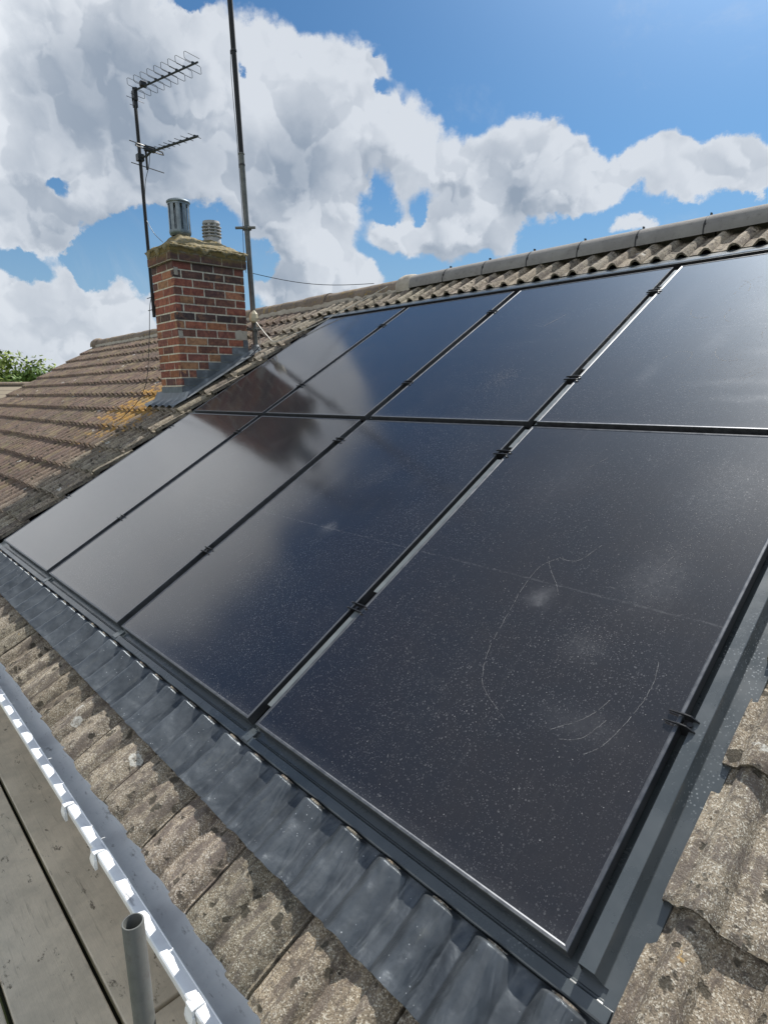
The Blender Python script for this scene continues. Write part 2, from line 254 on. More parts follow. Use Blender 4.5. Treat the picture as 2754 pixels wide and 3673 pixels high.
# --- photovoltaic glass: near black, textured anti-glare surface, dust and dried rain spots
def glassmat(smudges):
    m, t, b = mat('panel_glass'); p = ocoord(t)
    oi = t.node('ShaderNodeObjectInfo').outputs['Random']
    q = t.v('ADD', p, t.comb(t.m('MULTIPLY', oi, 37.), t.m('MULTIPLY', oi, 91.), 0.0))
    big = t.noise(q, 2.2, 6, .65)
    def spots(scale, keep, rad, soft):
        vn = t.node('ShaderNodeTexVoronoi', feature='F1'); t.put(vn.inputs['Vector'], q); vn.inputs['Scale'].default_value = scale
        cr = t.sep(vn.outputs['Color'])
        r = t.m('MULTIPLY', t.m('ADD', cr[1], .35), rad)
        d = t.m('DIVIDE', vn.outputs['Distance'], r)
        ring = t.m('MULTIPLY', t.ss(d, 1.0+soft, .9), t.ss(d, .0, .9, .45, 1.))
        return t.m('MULTIPLY', ring, t.m('LESS_THAN', cr[0], keep))
    clus = t.ss(t.noise(q, 1.5, 4, .6), .4, .62, .35, 1.)
    sp = t.m('MAXIMUM', t.m('MULTIPLY', spots(120, .30, .22, .3), 1.), t.m('MULTIPLY', spots(230, .45, .26, .4), .8))
    sp = t.m('MAXIMUM', sp, t.m('MULTIPLY', spots(70, .12, .16, .2), 1.))
    sp = t.m('MULTIPLY', sp, clus)
    fine = t.m('MULTIPLY', t.ss(t.noise(q, 420, 3, .8), .58, .75), .075)
    smear = t.m('MULTIPLY', t.m('MULTIPLY', t.ss(big, .54, .78), t.ss(t.noise(q, 70, 5, .75), .42, .7)), .10)
    xyz = t.sep(p)
    midl = t.m('MULTIPLY', t.ss(t.m('ABSOLUTE', t.m('SUBTRACT', t.m('ADD', xyz[1], t.m('MULTIPLY', t.noise(q, 6, 2), .008)), .896)), .006, .001), t.m('MULTIPLY', t.ss(t.noise(q, 60, 4, .8), .4, .65), .10))
    edge = t.m('MULTIPLY', t.ss(xyz[1], .05, .0), t.m('MULTIPLY', t.noise(q, 50, 4, .7), .08))
    sm = None
    for (sx_, sy_, rx_, ry_, am_) in smudges:
        qx = t.v('ADD', p, t.v('SCALE', t.v('SUBTRACT', t.noise(p, 14, 5, .65, out=1), (.5, .5, .5)), .09))
        xy_ = t.sep(qx); ex = t.m('DIVIDE', t.m('SUBTRACT', xy_[0], sx_), rx_); ey = t.m('DIVIDE', t.m('SUBTRACT', xy_[1], sy_), ry_)
        gg = t.m('MULTIPLY', t.m('EXPONENT', t.m('MULTIPLY', t.m('ADD', t.m('MULTIPLY', ex, ex), t.m('MULTIPLY', ey, ey)), -1.)), am_)
        sm = gg if sm is None else t.m('ADD', sm, gg)
    streak = t.m('MULTIPLY', t.ss(t.noise(t.v('MULTIPLY', q, (1, .06, 1)), 55, 5, .7), .55, .75), .028)
    dust = t.m('ADD', t.m('ADD', streak, t.m('MULTIPLY', sp, .21)), t.m('ADD', t.m('ADD', fine, smear), t.m('ADD', midl, t.m('ADD', edge, .004))), clamp=True)
    if sm is not None: dust = t.m('ADD', dust, t.m('MULTIPLY', sm, t.ss(t.noise(q, 45, 5, .75), .3, .7, .4, 1.)), clamp=True)
    tint = t.mix(t.ss(t.noise(q, 3.5, 4, .6), .35, .65), (.007, .007, .010), (.010, .0085, .010))
    bset(t, b, col=t.mix(dust, tint, (.36, .36, .37)), rough=t.m('ADD', t.ss(big, .3, .8, .085, .14), t.m('MULTIPLY', dust, .45)), ior=1.78)
    b.inputs['Sheen Weight'].default_value = .0; b.inputs['Sheen Roughness'].default_value = .45; b.inputs['Sheen Tint'].default_value = (.75, .80, .88, 1)
    bset(t, b, nor=t.bump(t.noise(p, 900, 2, .5), .035, .001))
    b.inputs['Coat Weight'].default_value = .20; b.inputs['Coat Roughness'].default_value = .46; b.inputs['Coat IOR'].default_value = 1.5
    return m
M['glass'] = glassmat([])
M['glass_c'] = glassmat([(.611, .892, .035, .035, .16), (.3, 1.2, .05, .16, .05)])
M['glass_d'] = glassmat([(.601, .824, .038, .034, .22), (.90, 1.02, .08, .13, .10), (.82, .70, .06, .05, .07), (.93, .46, .10, .05, .06), (.35, 1.45, .12, .2, .04), (.95, 1.45, .12, .18, .08)])
M['glass_u'] = glassmat([(.55, .75, .05, .12, .10), (.35, .45, .04, .10, .10), (.75, .35, .16, .03, .12), (.85, .22, .15, .025, .12), (.8, .62, .10, .04, .09), (.2, 1.2, .05, .2, .06), (.7, 1.1, .2, .1, .06)])
# --- frames and metalwork
M['frame'] = simple('dark_anodised_frame', (.15, .155, .165), .46, .92, .15, 30)
M['clip'] = simple('black_clip', (.012, .012, .014), .38, 0., .2, 60, ior=1.6)
m, t, b = mat('grey_flashing'); p = ocoord(t); M['flash'] = m
n = t.noise(p, 5, 7, .65); ft = t.noise(p, 90, 4, .8)
dr = t.voro(p, 120); drops = t.m('MULTIPLY', t.ss(dr, .3, .2), t.ss(t.noise(p, 3, 3), .54, .66))
c = t.mix(t.ss(n, .3, .75), (.046, .056, .062), (.070, .081, .088))
c = t.mix(t.m('MULTIPLY', t.ss(ft, .6, .8), .22), c, (.16, .17, .17))
c = t.mix(t.m('MULTIPLY', drops, .4), c, (.42, .45, .47))
bset(t, b, col=c, rough=t.ss(n, .2, .8, .20, .34), ior=1.75, nor=t.bump(n, .1, .004))
m, t, b = mat('apron_sheet'); p = ocoord(t); M['apron'] = m
xy = t.sep(p); n = t.noise(p, 9, 7, .65)
wv = t.m('MULTIPLY', t.m('SINE', t.m('MULTIPLY', t.m('ADD', xy[0], xy[1]), 1500)), t.m('SINE', t.m('MULTIPLY', t.m('SUBTRACT', xy[0], xy[1]), 1500)))
c = t.mix(t.ss(n, .3, .7), (.065, .075, .086), (.125, .14, .155))
c = t.mix(t.m('MULTIPLY', t.ss(t.noise(t.v('MULTIPLY', p, (1, .25, 1)), 38, 6, .7), .55, .75), .45), c, (.16, .165, .15))
c = t.mix(t.m('MULTIPLY', t.ss(t.voro(p, 70), .13, .08), t.ss(t.noise(p, 11, 2), .5, .62)), c, (.5, .52, .54))
nb = t.bump(wv, .30, .0006); nb = t.bump(t.noise(p, 26, 4, .6), .35, .006, nb); nb = t.bump(t.noise(t.v('MULTIPLY', p, (1, .35, 1)), 15, 3, .5, 1.5), .45, .012, nb)
bset(t, b, col=c, rough=t.ss(n, .2, .8, .30, .46), metal=.62, ior=1.6, nor=nb)
# --- concrete tiles
def tilemat(name, near):
    m, t, b = mat(name); p = ocoord(t); xyz = t.sep(p)
    tint = t.node('ShaderNodeVertexColor'); tint.layer_name = 'tint'; tsep = t.sep(tint.outputs[0])
    a = t.noise(p, 7, 8, .68); g = t.noise(p, 150, 5, .8); g2 = t.noise(p, 34, 7, .75)
    c = t.mix(t.ss(a, .3, .7), (.20, .165, .122), (.33, .28, .212))
    left = t.ss(t.m('ADD', xyz[0], t.m('MULTIPLY', a, .8)), -.1, -1.1)
    c = t.mix(t.m('MULTIPLY', left, .95), c, t.mix(a, (.135, .088, .073), (.245, .162, .128)))
    # aggregate grains
    vg = t.voro(p, 400, out='Color'); gr = t.sep(vg)[0]
    c = t.mix(t.m('MULTIPLY', t.ss(gr, .66, .95), t.m('SUBTRACT', .85, t.m('MULTIPLY', left, .6))), c, (.56, .53, .46))
    c = t.mix(t.m('MULTIPLY', t.ss(gr, .32, .0), .75), c, (.085, .072, .058))
    # dark weathering blotches, moss holes
    c = t.mix(t.m('MULTIPLY', t.ss(g2, .52, .62), .8), c, (.085, .072, .062))
    g3 = t.noise(t.v('MULTIPLY', p, (1, .28, 1)), 24, 8, .72)
    c = t.mix(t.m('MULTIPLY', t.ss(g3, .50, .58), .72), c, (.13, .108, .095))
    vh = t.node('ShaderNodeTexVoronoi'); t.put(vh.inputs['Vector'], t.v('ADD', p, t.v('SCALE', t.noise(p, 30, 3, out=1), .05))); vh.inputs['Scale'].default_value = 24
    hr = t.sep(vh.outputs['Color'])
    hole = t.m('MULTIPLY', t.ss(t.m('DIVIDE', vh.outputs['Distance'], t.m('ADD', hr[1], .25)), .42, .25), t.m('LESS_THAN', hr[0], .55))
    c = t.mix(t.m('MULTIPLY', hole, .85), c, (.05, .045, .035))
    # pale lichen rings
    vl = t.node('ShaderNodeTexVoronoi'); t.put(vl.inputs['Vector'], t.v('ADD', p, t.v('SCALE', t.noise(p, 45, 3, out=1), .03))); vl.inputs['Scale'].default_value = 9
    lr = t.sep(vl.outputs['Color']); dl = vl.outputs['Distance']
    ring = t.m('MULTIPLY', t.m('MULTIPLY', t.ss(dl, .23, .19), t.ss(dl, .05, .17, .35, 1.)), t.m('MULTIPLY', t.m('GREATER_THAN', lr[0], .90), t.ss(t.noise(p, 120, 4, .8), .38, .5)))
    c = t.mix(t.m('MULTIPLY', ring, .85), c, (.62, .62, .58))
    # orange and yellow lichen, thick near the stack
    dx = t.m('DIVIDE', t.m('ADD', xyz[0], 1.45), .75); dy = t.m('DIVIDE', t.m('SUBTRACT', xyz[1], 1.95), .75)
    near_s = t.m('EXPONENT', t.m('MULTIPLY', t.m('ADD', t.m('MULTIPLY', dx, dx), t.m('MULTIPLY', dy, dy)), -1.))
    lch = t.m('ADD', t.noise(p, 13, 8, .75), t.m('MULTIPLY', near_s, .26))
    c = t.mix(t.m('MULTIPLY', t.ss(lch, .66, .74), .85), c, t.mix(t.noise(p, 25, 3), (.50, .21, .03), (.42, .33, .12)))
    c = t.mix(t.m('MULTIPLY', t.ss(t.m('MULTIPLY', left, t.noise(p, 5, 6, .7)), .48, .60), .4), c, (.30, .25, .14))
    c = t.mix(1., c, tint.outputs[0], 'MULTIPLY')
    h = t.m('ADD', t.m('MULTIPLY', gr, .5), t.m('ADD', g, t.m('MULTIPLY', g2, 1.5)))
    h = t.m('SUBTRACT', h, t.m('MULTIPLY', hole, 1.2))
    bset(t, b, col=c, rough=.93, spec=.3, nor=t.bump(h, .85, .0035))
    return m
M['tile'] = tilemat('concrete_roof_tile', True)
def concrete(name, c0, c1, dark, sc_=1., lich=0.):
    m, t, b = mat(name); p = ocoord(t)
    a = t.noise(p, 6*sc_, 7, .65); g = t.noise(p, 160*sc_, 4, .8); g2 = t.noise(p, 22*sc_, 7, .7)
    c = t.mix(t.ss(a, .3, .7), c0, c1); c = t.mix(t.m('MULTIPLY', t.ss(g2, .54, .7), .6), c, dark)
    c = t.mix(t.m('MULTIPLY', t.ss(g, .58, .75), .35), c, tuple(min(1, x*1.7) for x in c1))
    if lich: c = t.mix(t.m('MULTIPLY', t.ss(t.noise(p, 16*sc_, 7, .75), .6-lich*.1, .66), .8), c, (.40, .27, .06))
    bset(t, b, col=c, rough=.9, spec=.3, nor=t.bump(t.m('ADD', g, g2), .5, .004)); return m
M['ridge'] = concrete('ridge_concrete', (.20, .19, .185), (.26, .25, .24), (.13, .12, .115))
M['ridge_old'] = concrete('old_ridge_concrete', (.15, .12, .10), (.25, .20, .16), (.07, .06, .05), 1, .6)
M['mortar'] = concrete('mortar', (.34, .30, .25), (.46, .42, .36), (.16, .14, .11))
M['flaunch'] = concrete('mossy_mortar', (.13, .11, .06), (.26, .22, .14), (.05, .045, .022), 2.5, .8)
M['seal'] = simple('pale_joint_strip', (.13, .145, .15), .4, 0., .15, 14)
M['gap_black'] = simple('gap_black', (.02, .02, .02), .9)  # near black, for the added tubes that darken the board gaps
# --- brick
m, t, b = mat('brick'); p = ocoord(t); M['brick'] = m
tn = t.node('ShaderNodeVertexColor'); tn.layer_name = 'tint'
a = t.noise(p, 28, 7, .7); g = t.noise(p, 220, 4, .7)
c = t.mix(1., tn.outputs[0], t.mix(t.ss(a, .3, .7), (.66, .66, .68), (1.32, 1.35, 1.25)), 'MULTIPLY')
c = t.mix(t.m('MULTIPLY', t.ss(t.noise(p, 9, 8, .75), .56, .68), .55), c, (.055, .045, .035))
c = t.mix(t.m('MULTIPLY', t.ss(t.noise(p, 14, 6, .75), .52, .66), .40), c, (.38, .19, .10)); c = t.mix(t.m('MULTIPLY', t.ss(t.noise(p, 40, 6, .8), .62, .7), .35), c, (.42, .38, .33))
z = t.sep(p)[2]
moss = t.m('MULTIPLY', t.ss(t.m('ADD', z, t.m('MULTIPLY', t.noise(p, 18, 6, .75), .34)), 1.50, 1.60), .85)
c = t.mix(moss, c, t.mix(g, (.10, .08, .02), (.30, .22, .06)))
c = t.mix(t.m('MULTIPLY', t.ss(t.m('ADD', z, t.m('MULTIPLY', t.noise(p, 7, 5, .7), .25)), 1.36, 1.44), t.m('SUBTRACT', .45, t.m('MULTIPLY', moss, .3))), c, (.05, .035, .035))
bset(t, b, col=c, rough=.88, spec=.3, nor=t.bump(t.m('ADD', a, g), .5, .004))
M['lead'] = simple('lead_sheet', (.11, .125, .14), .5, .0, .35, 9, .4, 40, dirt=(.22, .24, .26))
M['steel'] = simple('galvanised_steel', (.19, .22, .24), .42, .6, .3, 18, .15, 80)
M['steel_dark'] = simple('weathered_mast_metal', (.010, .011, .014), .75, .0, .35, 14, .2, 60)
M['steel_pole'] = simple('weathered_grey_pole', (.12, .125, .12), .55, .2, .4, 11, .3, 60, dirt=(.09, .085, .08))
M['alu'] = simple('aerial_aluminium', (.05, .055, .06), .45, .5, .2, 30)
M['plastic_black'] = simple('black_plastic', (.015, .015, .017), .5)
M['clay'] = simple('grey_clay_pot', (.38, .37, .36), .8, 0, .2, 30, .3, 120)
M['beige'] = simple('beige_plastic', (.52, .46, .33), .5, 0, .12, 30, dirt=(.33, .27, .17))
M['cable_w'] = simple('white_cable', (.55, .52, .46), .5)
m, t, b = mat('gutter_plastic'); p = ocoord(t); M['gutter'] = m
n = t.noise(p, 10, 8, .72); st = t.noise(t.v('MULTIPLY', p, (.35, 1, 1)), 42, 6, .75)
c = t.mix(t.ss(n, .3, .7), (.74, .77, .80), (.86, .88, .90)); c = t.mix(t.m('MULTIPLY', t.ss(st, .56, .72), .7), c, (.12, .12, .13)); c = t.mix(t.m('MULTIPLY', t.ss(t.noise(p, 5, 5, .6), .5, .68), .45), c, (.42, .44, .48))
bset(t, b, col=c, rough=.38, nor=t.bump(n, .06, .004))
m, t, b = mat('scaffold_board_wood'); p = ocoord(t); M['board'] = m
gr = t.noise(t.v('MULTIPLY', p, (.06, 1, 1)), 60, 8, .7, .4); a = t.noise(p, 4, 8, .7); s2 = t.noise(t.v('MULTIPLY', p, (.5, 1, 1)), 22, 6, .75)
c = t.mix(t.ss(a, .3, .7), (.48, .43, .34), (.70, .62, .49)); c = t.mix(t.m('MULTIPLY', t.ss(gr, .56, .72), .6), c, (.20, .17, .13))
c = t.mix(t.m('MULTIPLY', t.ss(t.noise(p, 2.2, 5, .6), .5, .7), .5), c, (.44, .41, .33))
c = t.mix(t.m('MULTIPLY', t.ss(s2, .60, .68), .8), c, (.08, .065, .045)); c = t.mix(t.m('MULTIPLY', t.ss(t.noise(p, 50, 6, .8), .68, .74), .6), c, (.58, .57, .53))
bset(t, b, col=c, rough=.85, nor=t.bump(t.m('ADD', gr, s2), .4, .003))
M['brick_wall'] = simple('house_wall_brick', (.27, .13, .08), .9, 0, .35, 12, .5, 60)
M['render'] = simple('cream_render', (.55, .50, .40), .9, 0, .1, 10)
M['white_paint'] = simple('white_painted_fascia', (.72, .72, .70), .5, 0, .08, 10)
M['win'] = simple('window_glass', (.03, .035, .04), .08)
M['scratch'] = simple('scratch_mark', (.17, .17, .175), .8)
m, t, b = mat('grass'); p = ocoord(t); c = t.mix(t.noise(p, .3, 8, .7), (.035, .06, .015), (.09, .11, .035)); bset(t, b, col=c, rough=.95); M['grass'] = m
m, t, b = mat('leaves'); p = ocoord(t); M['leaf'] = m
tn = t.node('ShaderNodeVertexColor'); tn.layer_name = 'tint'
bset(t, b, col=tn.outputs[0], rough=.6, spec=.25)
M['bark'] = simple('bark', (.10, .075, .05), .9, 0, .3, 6)

# ================================================================ ground
g = MB(); g.grid(lin(-1500, 1500, 41), lin(-1500, 1500, 41), lambda x, y: (x, y, -5.2+ns(x, y, 0, .004)*(1.5 if abs(x)+abs(y) > 120 else 0)))
tag(g.build('ground', M['grass'], smooth_=True), kind='structure')

# ================================================================ house: roof, walls, ridge, chimney, gutter
U0, U1 = -8.62, 9.2               # roof ends
PITCH = .307; UJ = 4.148; GAUGE = .3315; V0 = -.47; VR = 4.30
AU0, AU1, AV0, AV1 = -.225, 4.797, -.055, 3.835   # opening of the solar array
CU0, CU1, CY0, CY1 = -1.05, -.575, 1.785, 2.545  # chimney plan (world x, world y)
house = empty('house', Tm(0, 0, 0), 'brick house with brown concrete tiled roof carrying the solar panels and a brick chimney', 'house')
def tprof(s):
    """height of the tile face over its pan; s = 0..1 across one tile"""
    h = 0.
    for c_, w in ((.33, .115), (.845, .115)):
        d = abs(s-c_)/w
        if d < 1: h = max(h, .036*((1-d*d)**.55))
    return h-.0035*smooth(abs(s-.585), .16, .0)
roof = MB()
camuv = (5.16, -.26)
def tile(u0, k, ua, ub, vtop):
    lift = .020 if (k == 13 and ub > AU0 and ua < AU1+.02) else 0.
    v0 = V0+k*GAUGE+random.uniform(-.005, .005)
    ju = random.uniform(-.0015, .0015); jz = random.uniform(-.0025, .0025); tw = random.uniform(-.006, .006)
    dist = math.hypot(max(ua, min(ub, camuv[0]))-camuv[0], v0-camuv[1])
    if ua > 6.3: dist = 9
    if dist < 1.9: du, dv, nz = .0062, .0075, 1
    elif dist < 3.2: du, dv, nz = .011, .014, 1
    elif dist < 5.5: du, dv, nz = .016, .05, 1
    else: du, dv, nz = .022, .17, .6
    nu = max(5, int((ub-ua)/du)+1); nv = max(2, int((vtop-v0)/dv)+1)
    sh = .82+random.random()*.28
    tintc = (sh*random.uniform(.98, 1.03), sh, sh*random.uniform(.95, 1.02))
    us = lin(ua, ub, nu); vs = lin(v0, vtop, nv)
    if dist >= 5.5:
        us = [ua]+[u0+PITCH*s_ for s_ in (.12, .205, .225, .26, .33, .40, .435, .455, .52, .66, .72, .74, .775, .845, .915, .95, .97) if ua+.004 < u0+PITCH*s_ < ub-.004]+[ub]
    left = ub < AU0+.06
    DROP = .036 if left else .028; NT_ = .023 if left else .016; HK = 1.08 if left else 1.
    def zf(u, v):
        s = (u-u0)/PITCH
        z = -.027+tprof(s)*HK-DROP*(v-v0)/GAUGE+jz+tw*(s-.5)+lift
        e = smooth(v, v0+.02, v0)
        wear = .0035*ns(u*9, v*9, k*3.1)+.0018*ns(u*34, v*34, 5)
        if dist < 2.2: wear += .0011*ns(u*95, v*95, 9)
        return z+wear*nz-e*.004
    def P(u, v, dz=0): 
        eo = 0.
        if v <= v0+1e-6: eo = (.006*ns(u*14, k*7.7, 1)+.003*ns(u*60, k, 2))*nz
        return (u+ju, v+eo, zf(u, v)+dz)
    roof.grid(us, vs, lambda u, v: P(u, v), tintc)
    # nose: constant thickness, open under the rolls
    n0 = [P(u, v0) for u in us]; n1 = [(p[0], p[1]+.004, p[2]-NT_) for p in n0]; n2 = [(p[0], p[1]+.05, p[2]-NT_-.002) for p in n0]
    L = len(us); dk = tuple(c_*.9 for c_ in tintc)
    roof.add(n1+n0, [(i, i+1, L+i+1, L+i) for i in range(L-1)], dk)
    roof.add(n2+n1, [(i, i+1, L+i+1, L+i) for i in range(L-1)], dk)
    for uu, fl in ((ua, 0), (ub, 1)):
        e0 = [P(uu, v) for v in vs]; e1 = [(p[0], p[1], p[2]-.03) for p in e0]; q_ = len(vs)
        fs = [(i, i+1, q_+i+1, q_+i) for i in range(q_-1)]
        roof.add(e0+e1, [f if fl else f[::-1] for f in fs], dk)
gap = .0032
ncol0 = int(math.floor((U0-UJ)/PITCH)); ncol1 = int(math.ceil((U1-UJ)/PITCH))
for k in range(0, 14):
    v0 = V0+k*GAUGE; vt = min(v0+GAUGE+.05, VR-.02)
    for j in range(ncol0, ncol1):
        a = UJ+j*PITCH; b_ = a+PITCH
        if b_ <= U0+.02 or a >= U1-.02: continue
        ua, ub = max(a+gap, U0), min(b_-gap, U1)
        pieces = [(ua, ub, vt)]
        if k >= 1 and v0 < AV1-.05:          # courses beside the array: cut to the opening
            pieces = []
            stub = random.uniform(-.01, .055)
            if ua < AU0+.02: pieces.append((ua, min(ub, AU0+stub), vt if v0+GAUGE < AV1-.05 else vt))
            if ub > AU1: pieces.append((max(ua, AU1), ub, vt))
        if k == 0: pieces = [(ua, ub, vt if ub < AU0 or ua > AU1 else AV0-.008)]
        for (x0, x1, vt_) in pieces:
            if x1-x0 < .02: continue
            tile(a, k, x0, x1, vt_)
# deck under the tiles and the sheet under the panels
roof.box(U0+.03, U1-.03, V0+.03, VR-.03, -.135, -.10, (.08, .07, .07))
ro = roof.build('roof', M['tile'], house, ang=50); ro.matrix_parent_inverse = Matrix(); ro.matrix_basis = ROOF
# back slope
bk = MB()
RY = VR*math.cos(TH); RZ = VR*math.sin(TH)
BK = Matrix.Translation((0, 2*RY, 0)) @ Matrix.Diagonal((1, -1, 1, 1)) @ ROOF
for k in range(0, 14):
    v0 = V0+k*GAUGE
    for j in range(ncol0, ncol1):
        a = max(U0, UJ+j*PITCH+gap); b_ = min(U1, UJ+(j+1)*PITCH-gap)
        if b_-a < .03: continue
        us = lin(a, b_, 11); base = UJ+j*PITCH
        bk.grid(us, [v0, min(v0+GAUGE+.05, VR-.02)], lambda u, v: (u, v, -.027+tprof((u-base)/PITCH)-.026*(v-v0)/GAUGE), (.95, .95, .95), flip=True)
        n0 = [(u, v0, -.027+tprof((u-base)/PITCH)) for u in us]; n1 = [(q_[0], q_[1]+.003, q_[2]-.03) for q_ in n0]; L = len(us)
        bk.add(n1+n0, [(i, L+i, L+i+1, i+1) for i in range(L-1)], (.8, .8, .8))
bk.box(U0+.03, U1-.03, V0+.03, VR-.03, -.125, -.085, (.08, .07, .07))
bo = bk.build('roof', M['tile'], house); bo.matrix_basis = BK
# walls, soffit and fascia
wl = MB(); EZ = -.36
x0, x1, y0, y1 = U0+.12, U1-.3, -.02, 2*RY+.02
wl.box(x0, x1, y0, y0+.28, -5.3, EZ); wl.box(x0, x1, y1-.28, y1, -5.3, EZ)
for xa in (x0, x1-.28):
    wl.add([(xa, y0+.28, -5.3), (xa, y1-.28, -5.3), (xa, y1-.28, EZ), (xa, RY, RZ-.36), (xa, y0+.28, EZ), (xa+.28, y0+.28, -5.3), (xa+.28, y1-.28, -5.3), (xa+.28, y1-.28, EZ), (xa+.28, RY, RZ-.36), (xa+.28, y0+.28, EZ)],
           [(0, 4, 3, 2, 1), (5, 6, 7, 8, 9), (0, 5, 9, 4), (4, 9, 8, 3), (3, 8, 7, 2), (2, 7, 6, 1)])
wl.build('wall', M['brick_wall'], house)
fa = MB(); fa.box(U0+.05, U1-.05, -.345, -.325, -.50, -.30); fa.box(U0+.05, U1-.05, -.325, -.022, -.50, -.485)
fa.build('fascia', M['white_paint'], house)
for cx in (-6, -2.5, 2.0, 6.2):
    for zc in (-1.9, -4.3):
        f = MB(); f.box(cx-.6, cx+.6, -.04, -.021, zc-.55, zc+.55); fo = f.build('window', M['white_paint'], house)
        f = MB(); f.box(cx-.54, cx-.02, -.046, -.041, zc-.48, zc+.48); f.box(cx+.02, cx+.54, -.046, -.041, zc-.48, zc+.48); f.build('pane', M['win'], fo)
# ridge tiles
def halfround(mb, xa, xb, r, n=14, th=.016, lift=0., squash=1.0, jag=0.):
    nx = max(3, int((xb-xa)/.05))
    def P(x, a, rr):
        d = jag*ns(x*7, a*2.2, 3)+jag*.4*ns(x*30, a*8, 3)
        return (x, RY+(rr+d)*math.cos(a), RZ-.045+lift+(rr+d)*squash*math.sin(a))
    A = lin(R_(-6), R_(186), n)
    mb.grid(lin(xa, xb, nx), A, lambda x, a: P(x, a, r))
    mb.grid(lin(xa, xb, nx), A, lambda x, a: P(x, a, r-th), flip=True)
    for x, fl in ((xa, 0), (xb, 1)):
        vs = [P(x, a, r) for a in A]+[P(x, a, r-th) for a in A]; m_ = len(A)
        fs = [(i, i+1, m_+i+1, m_+i) for i in range(m_-1)]
        mb.add(vs, [f if not fl else f[::-1] for f in fs])
    for aa in (A[0], A[-1]):
        mb.add([P(xa, aa, r), P(xb, aa, r), P(xb, aa, r-th), P(xa, aa, r-th)], [(0, 1, 2, 3)])
x = .735; RL = .4625
while x < U1-.3:
    rb = MB(); halfround(rb, x+.006, x+RL-.006, .125+random.uniform(-.001, .001), squash=.98)
    rt = rb.build('ridge_tile', M['ridge'], house, ang=40)
    cl_ = MB(); halfround(cl_, x+RL-.022, x+RL+.022, .1215, th=.01, squash=.98)
    cl_.box(x+RL-.004, x+RL+.004, RY-.012, RY+.012, RZ+.068, RZ+.095); cl_.box(x+RL-.004, x+RL+.012, RY-.118, RY-.10, RZ-.01, RZ+.012)
    cl_.build('ridge_union', M['plastic_black'], rt, ang=40)
    x += RL
x = .735
first = True
while x > U0+.1:
    xa = max(x-.455, U0-.02)
    rb = MB(); halfround(rb, xa+.003, x-.003, .118+random.uniform(-.004, .004), lift=-.012+random.uniform(-.003, .003), jag=.006)
    rb.build('ridge_tile', M['ridge_old'], house, ang=50)
    x -= .455
bed = MB()
bed.grid(lin(U0, .735, 330), lin(R_(-12), R_(192), 10), lambda x, a: (x, RY+(.122+.012*ns(x*12, a*3, 1))*math.cos(a)*1.03, RZ-.085+(.10+.01*ns(x*9, a*3, 5))*math.sin(a)))
bed.build('ridge_bedding', M['mortar'], house, smooth_=True)
for (xc, w_, mm) in ((.66, .10, 'mortar'), (U0+.06, .16, 'ridge_old')):
    lp = MB(); lp.grid(lin(xc-w_, xc+w_, 22), lin(R_(-14), R_(194), 20), lambda x, a: (x, RY+(.118+.032*math.sqrt(max(0, 1-((x-xc)/w_)**2))+.012*ns(x*16, a*3, 2))*math.cos(a), RZ-.05+(.115+.03*math.sqrt(max(0, 1-((x-xc)/w_)**2))+.012*ns(x*16, a*3, 8))*math.sin(a)))
    lp.build('ridge_mortar', M[mm], house, smooth_=True)
# gutter
gt = MB(); GX0, GX1 = U0-.02, U1
lipz = -.3245
prof = [(-.474, lipz-.028), (-.4755, lipz-.003), (-.472, lipz), (-.446, lipz+.0005), (-.4445, lipz+.0025), (-.4425, lipz+.0025), (-.441, lipz-.002), (-.439, lipz-.03), (-.433, lipz-.045), (-.42, lipz-.053), (-.40, lipz-.055), (-.375, lipz-.053), (-.355, lipz-.045), (-.350, lipz-.02), (-.350, lipz+.0), (-.346, lipz), (-.346, lipz-.064), (-.37, lipz-.09), (-.40, lipz-.097), (-.425, lipz-.09), (-.440, lipz-.068), (-.445, lipz-.03), (-.469, lipz-.028)]
xs = lin(GX0, GX1, 90)
vs = []; fs = []; npf = len(prof)
for i, xx in enumerate(xs):
    for (yy, zz) in prof: vs.append((xx, yy+.0055*smooth(yy, -.43, -.445)+.0025*ns(xx*1.3, 0, 4), zz+.002*ns(xx*1.1, 3, 1)))
for i in range(len(xs)-1):
    for j in range(npf): fs.append((i*npf+j, (i+1)*npf+j, (i+1)*npf+(j+1) % npf, i*npf+(j+1) % npf))
gt.add(vs, fs)
go = gt.build('gutter', M['gutter'], house, ang=35)
for xx in (-6.2, -4.3, -2.3, -.3, 1.55, 3.06, 3.36, 4.02, 5.9, 7.6):
    cb = MB()
    cb.extr([(-.482, lipz-.046), (-.484, lipz-.018), (-.483, lipz+.003), (-.470, lipz+.006), (-.450, lipz+.004), (-.450, lipz+.001), (-.477, lipz+.0008), (-.4775, lipz-.044)], xx-.016, xx+.016, 'x', closed=True)
    cb.extr([(-.486, lipz-.05), (-.488, lipz-.03), (-.484, lipz-.014), (-.4775, lipz-.014), (-.4775, lipz-.048)], xx-.020, xx+.020, 'x', closed=True)
    cb.v = [(q2[0], q2[1]+.0055, q2[2]) for q2 in cb.v]; cb.build('gutter_clip', M['gutter'], go, bevel=.002)

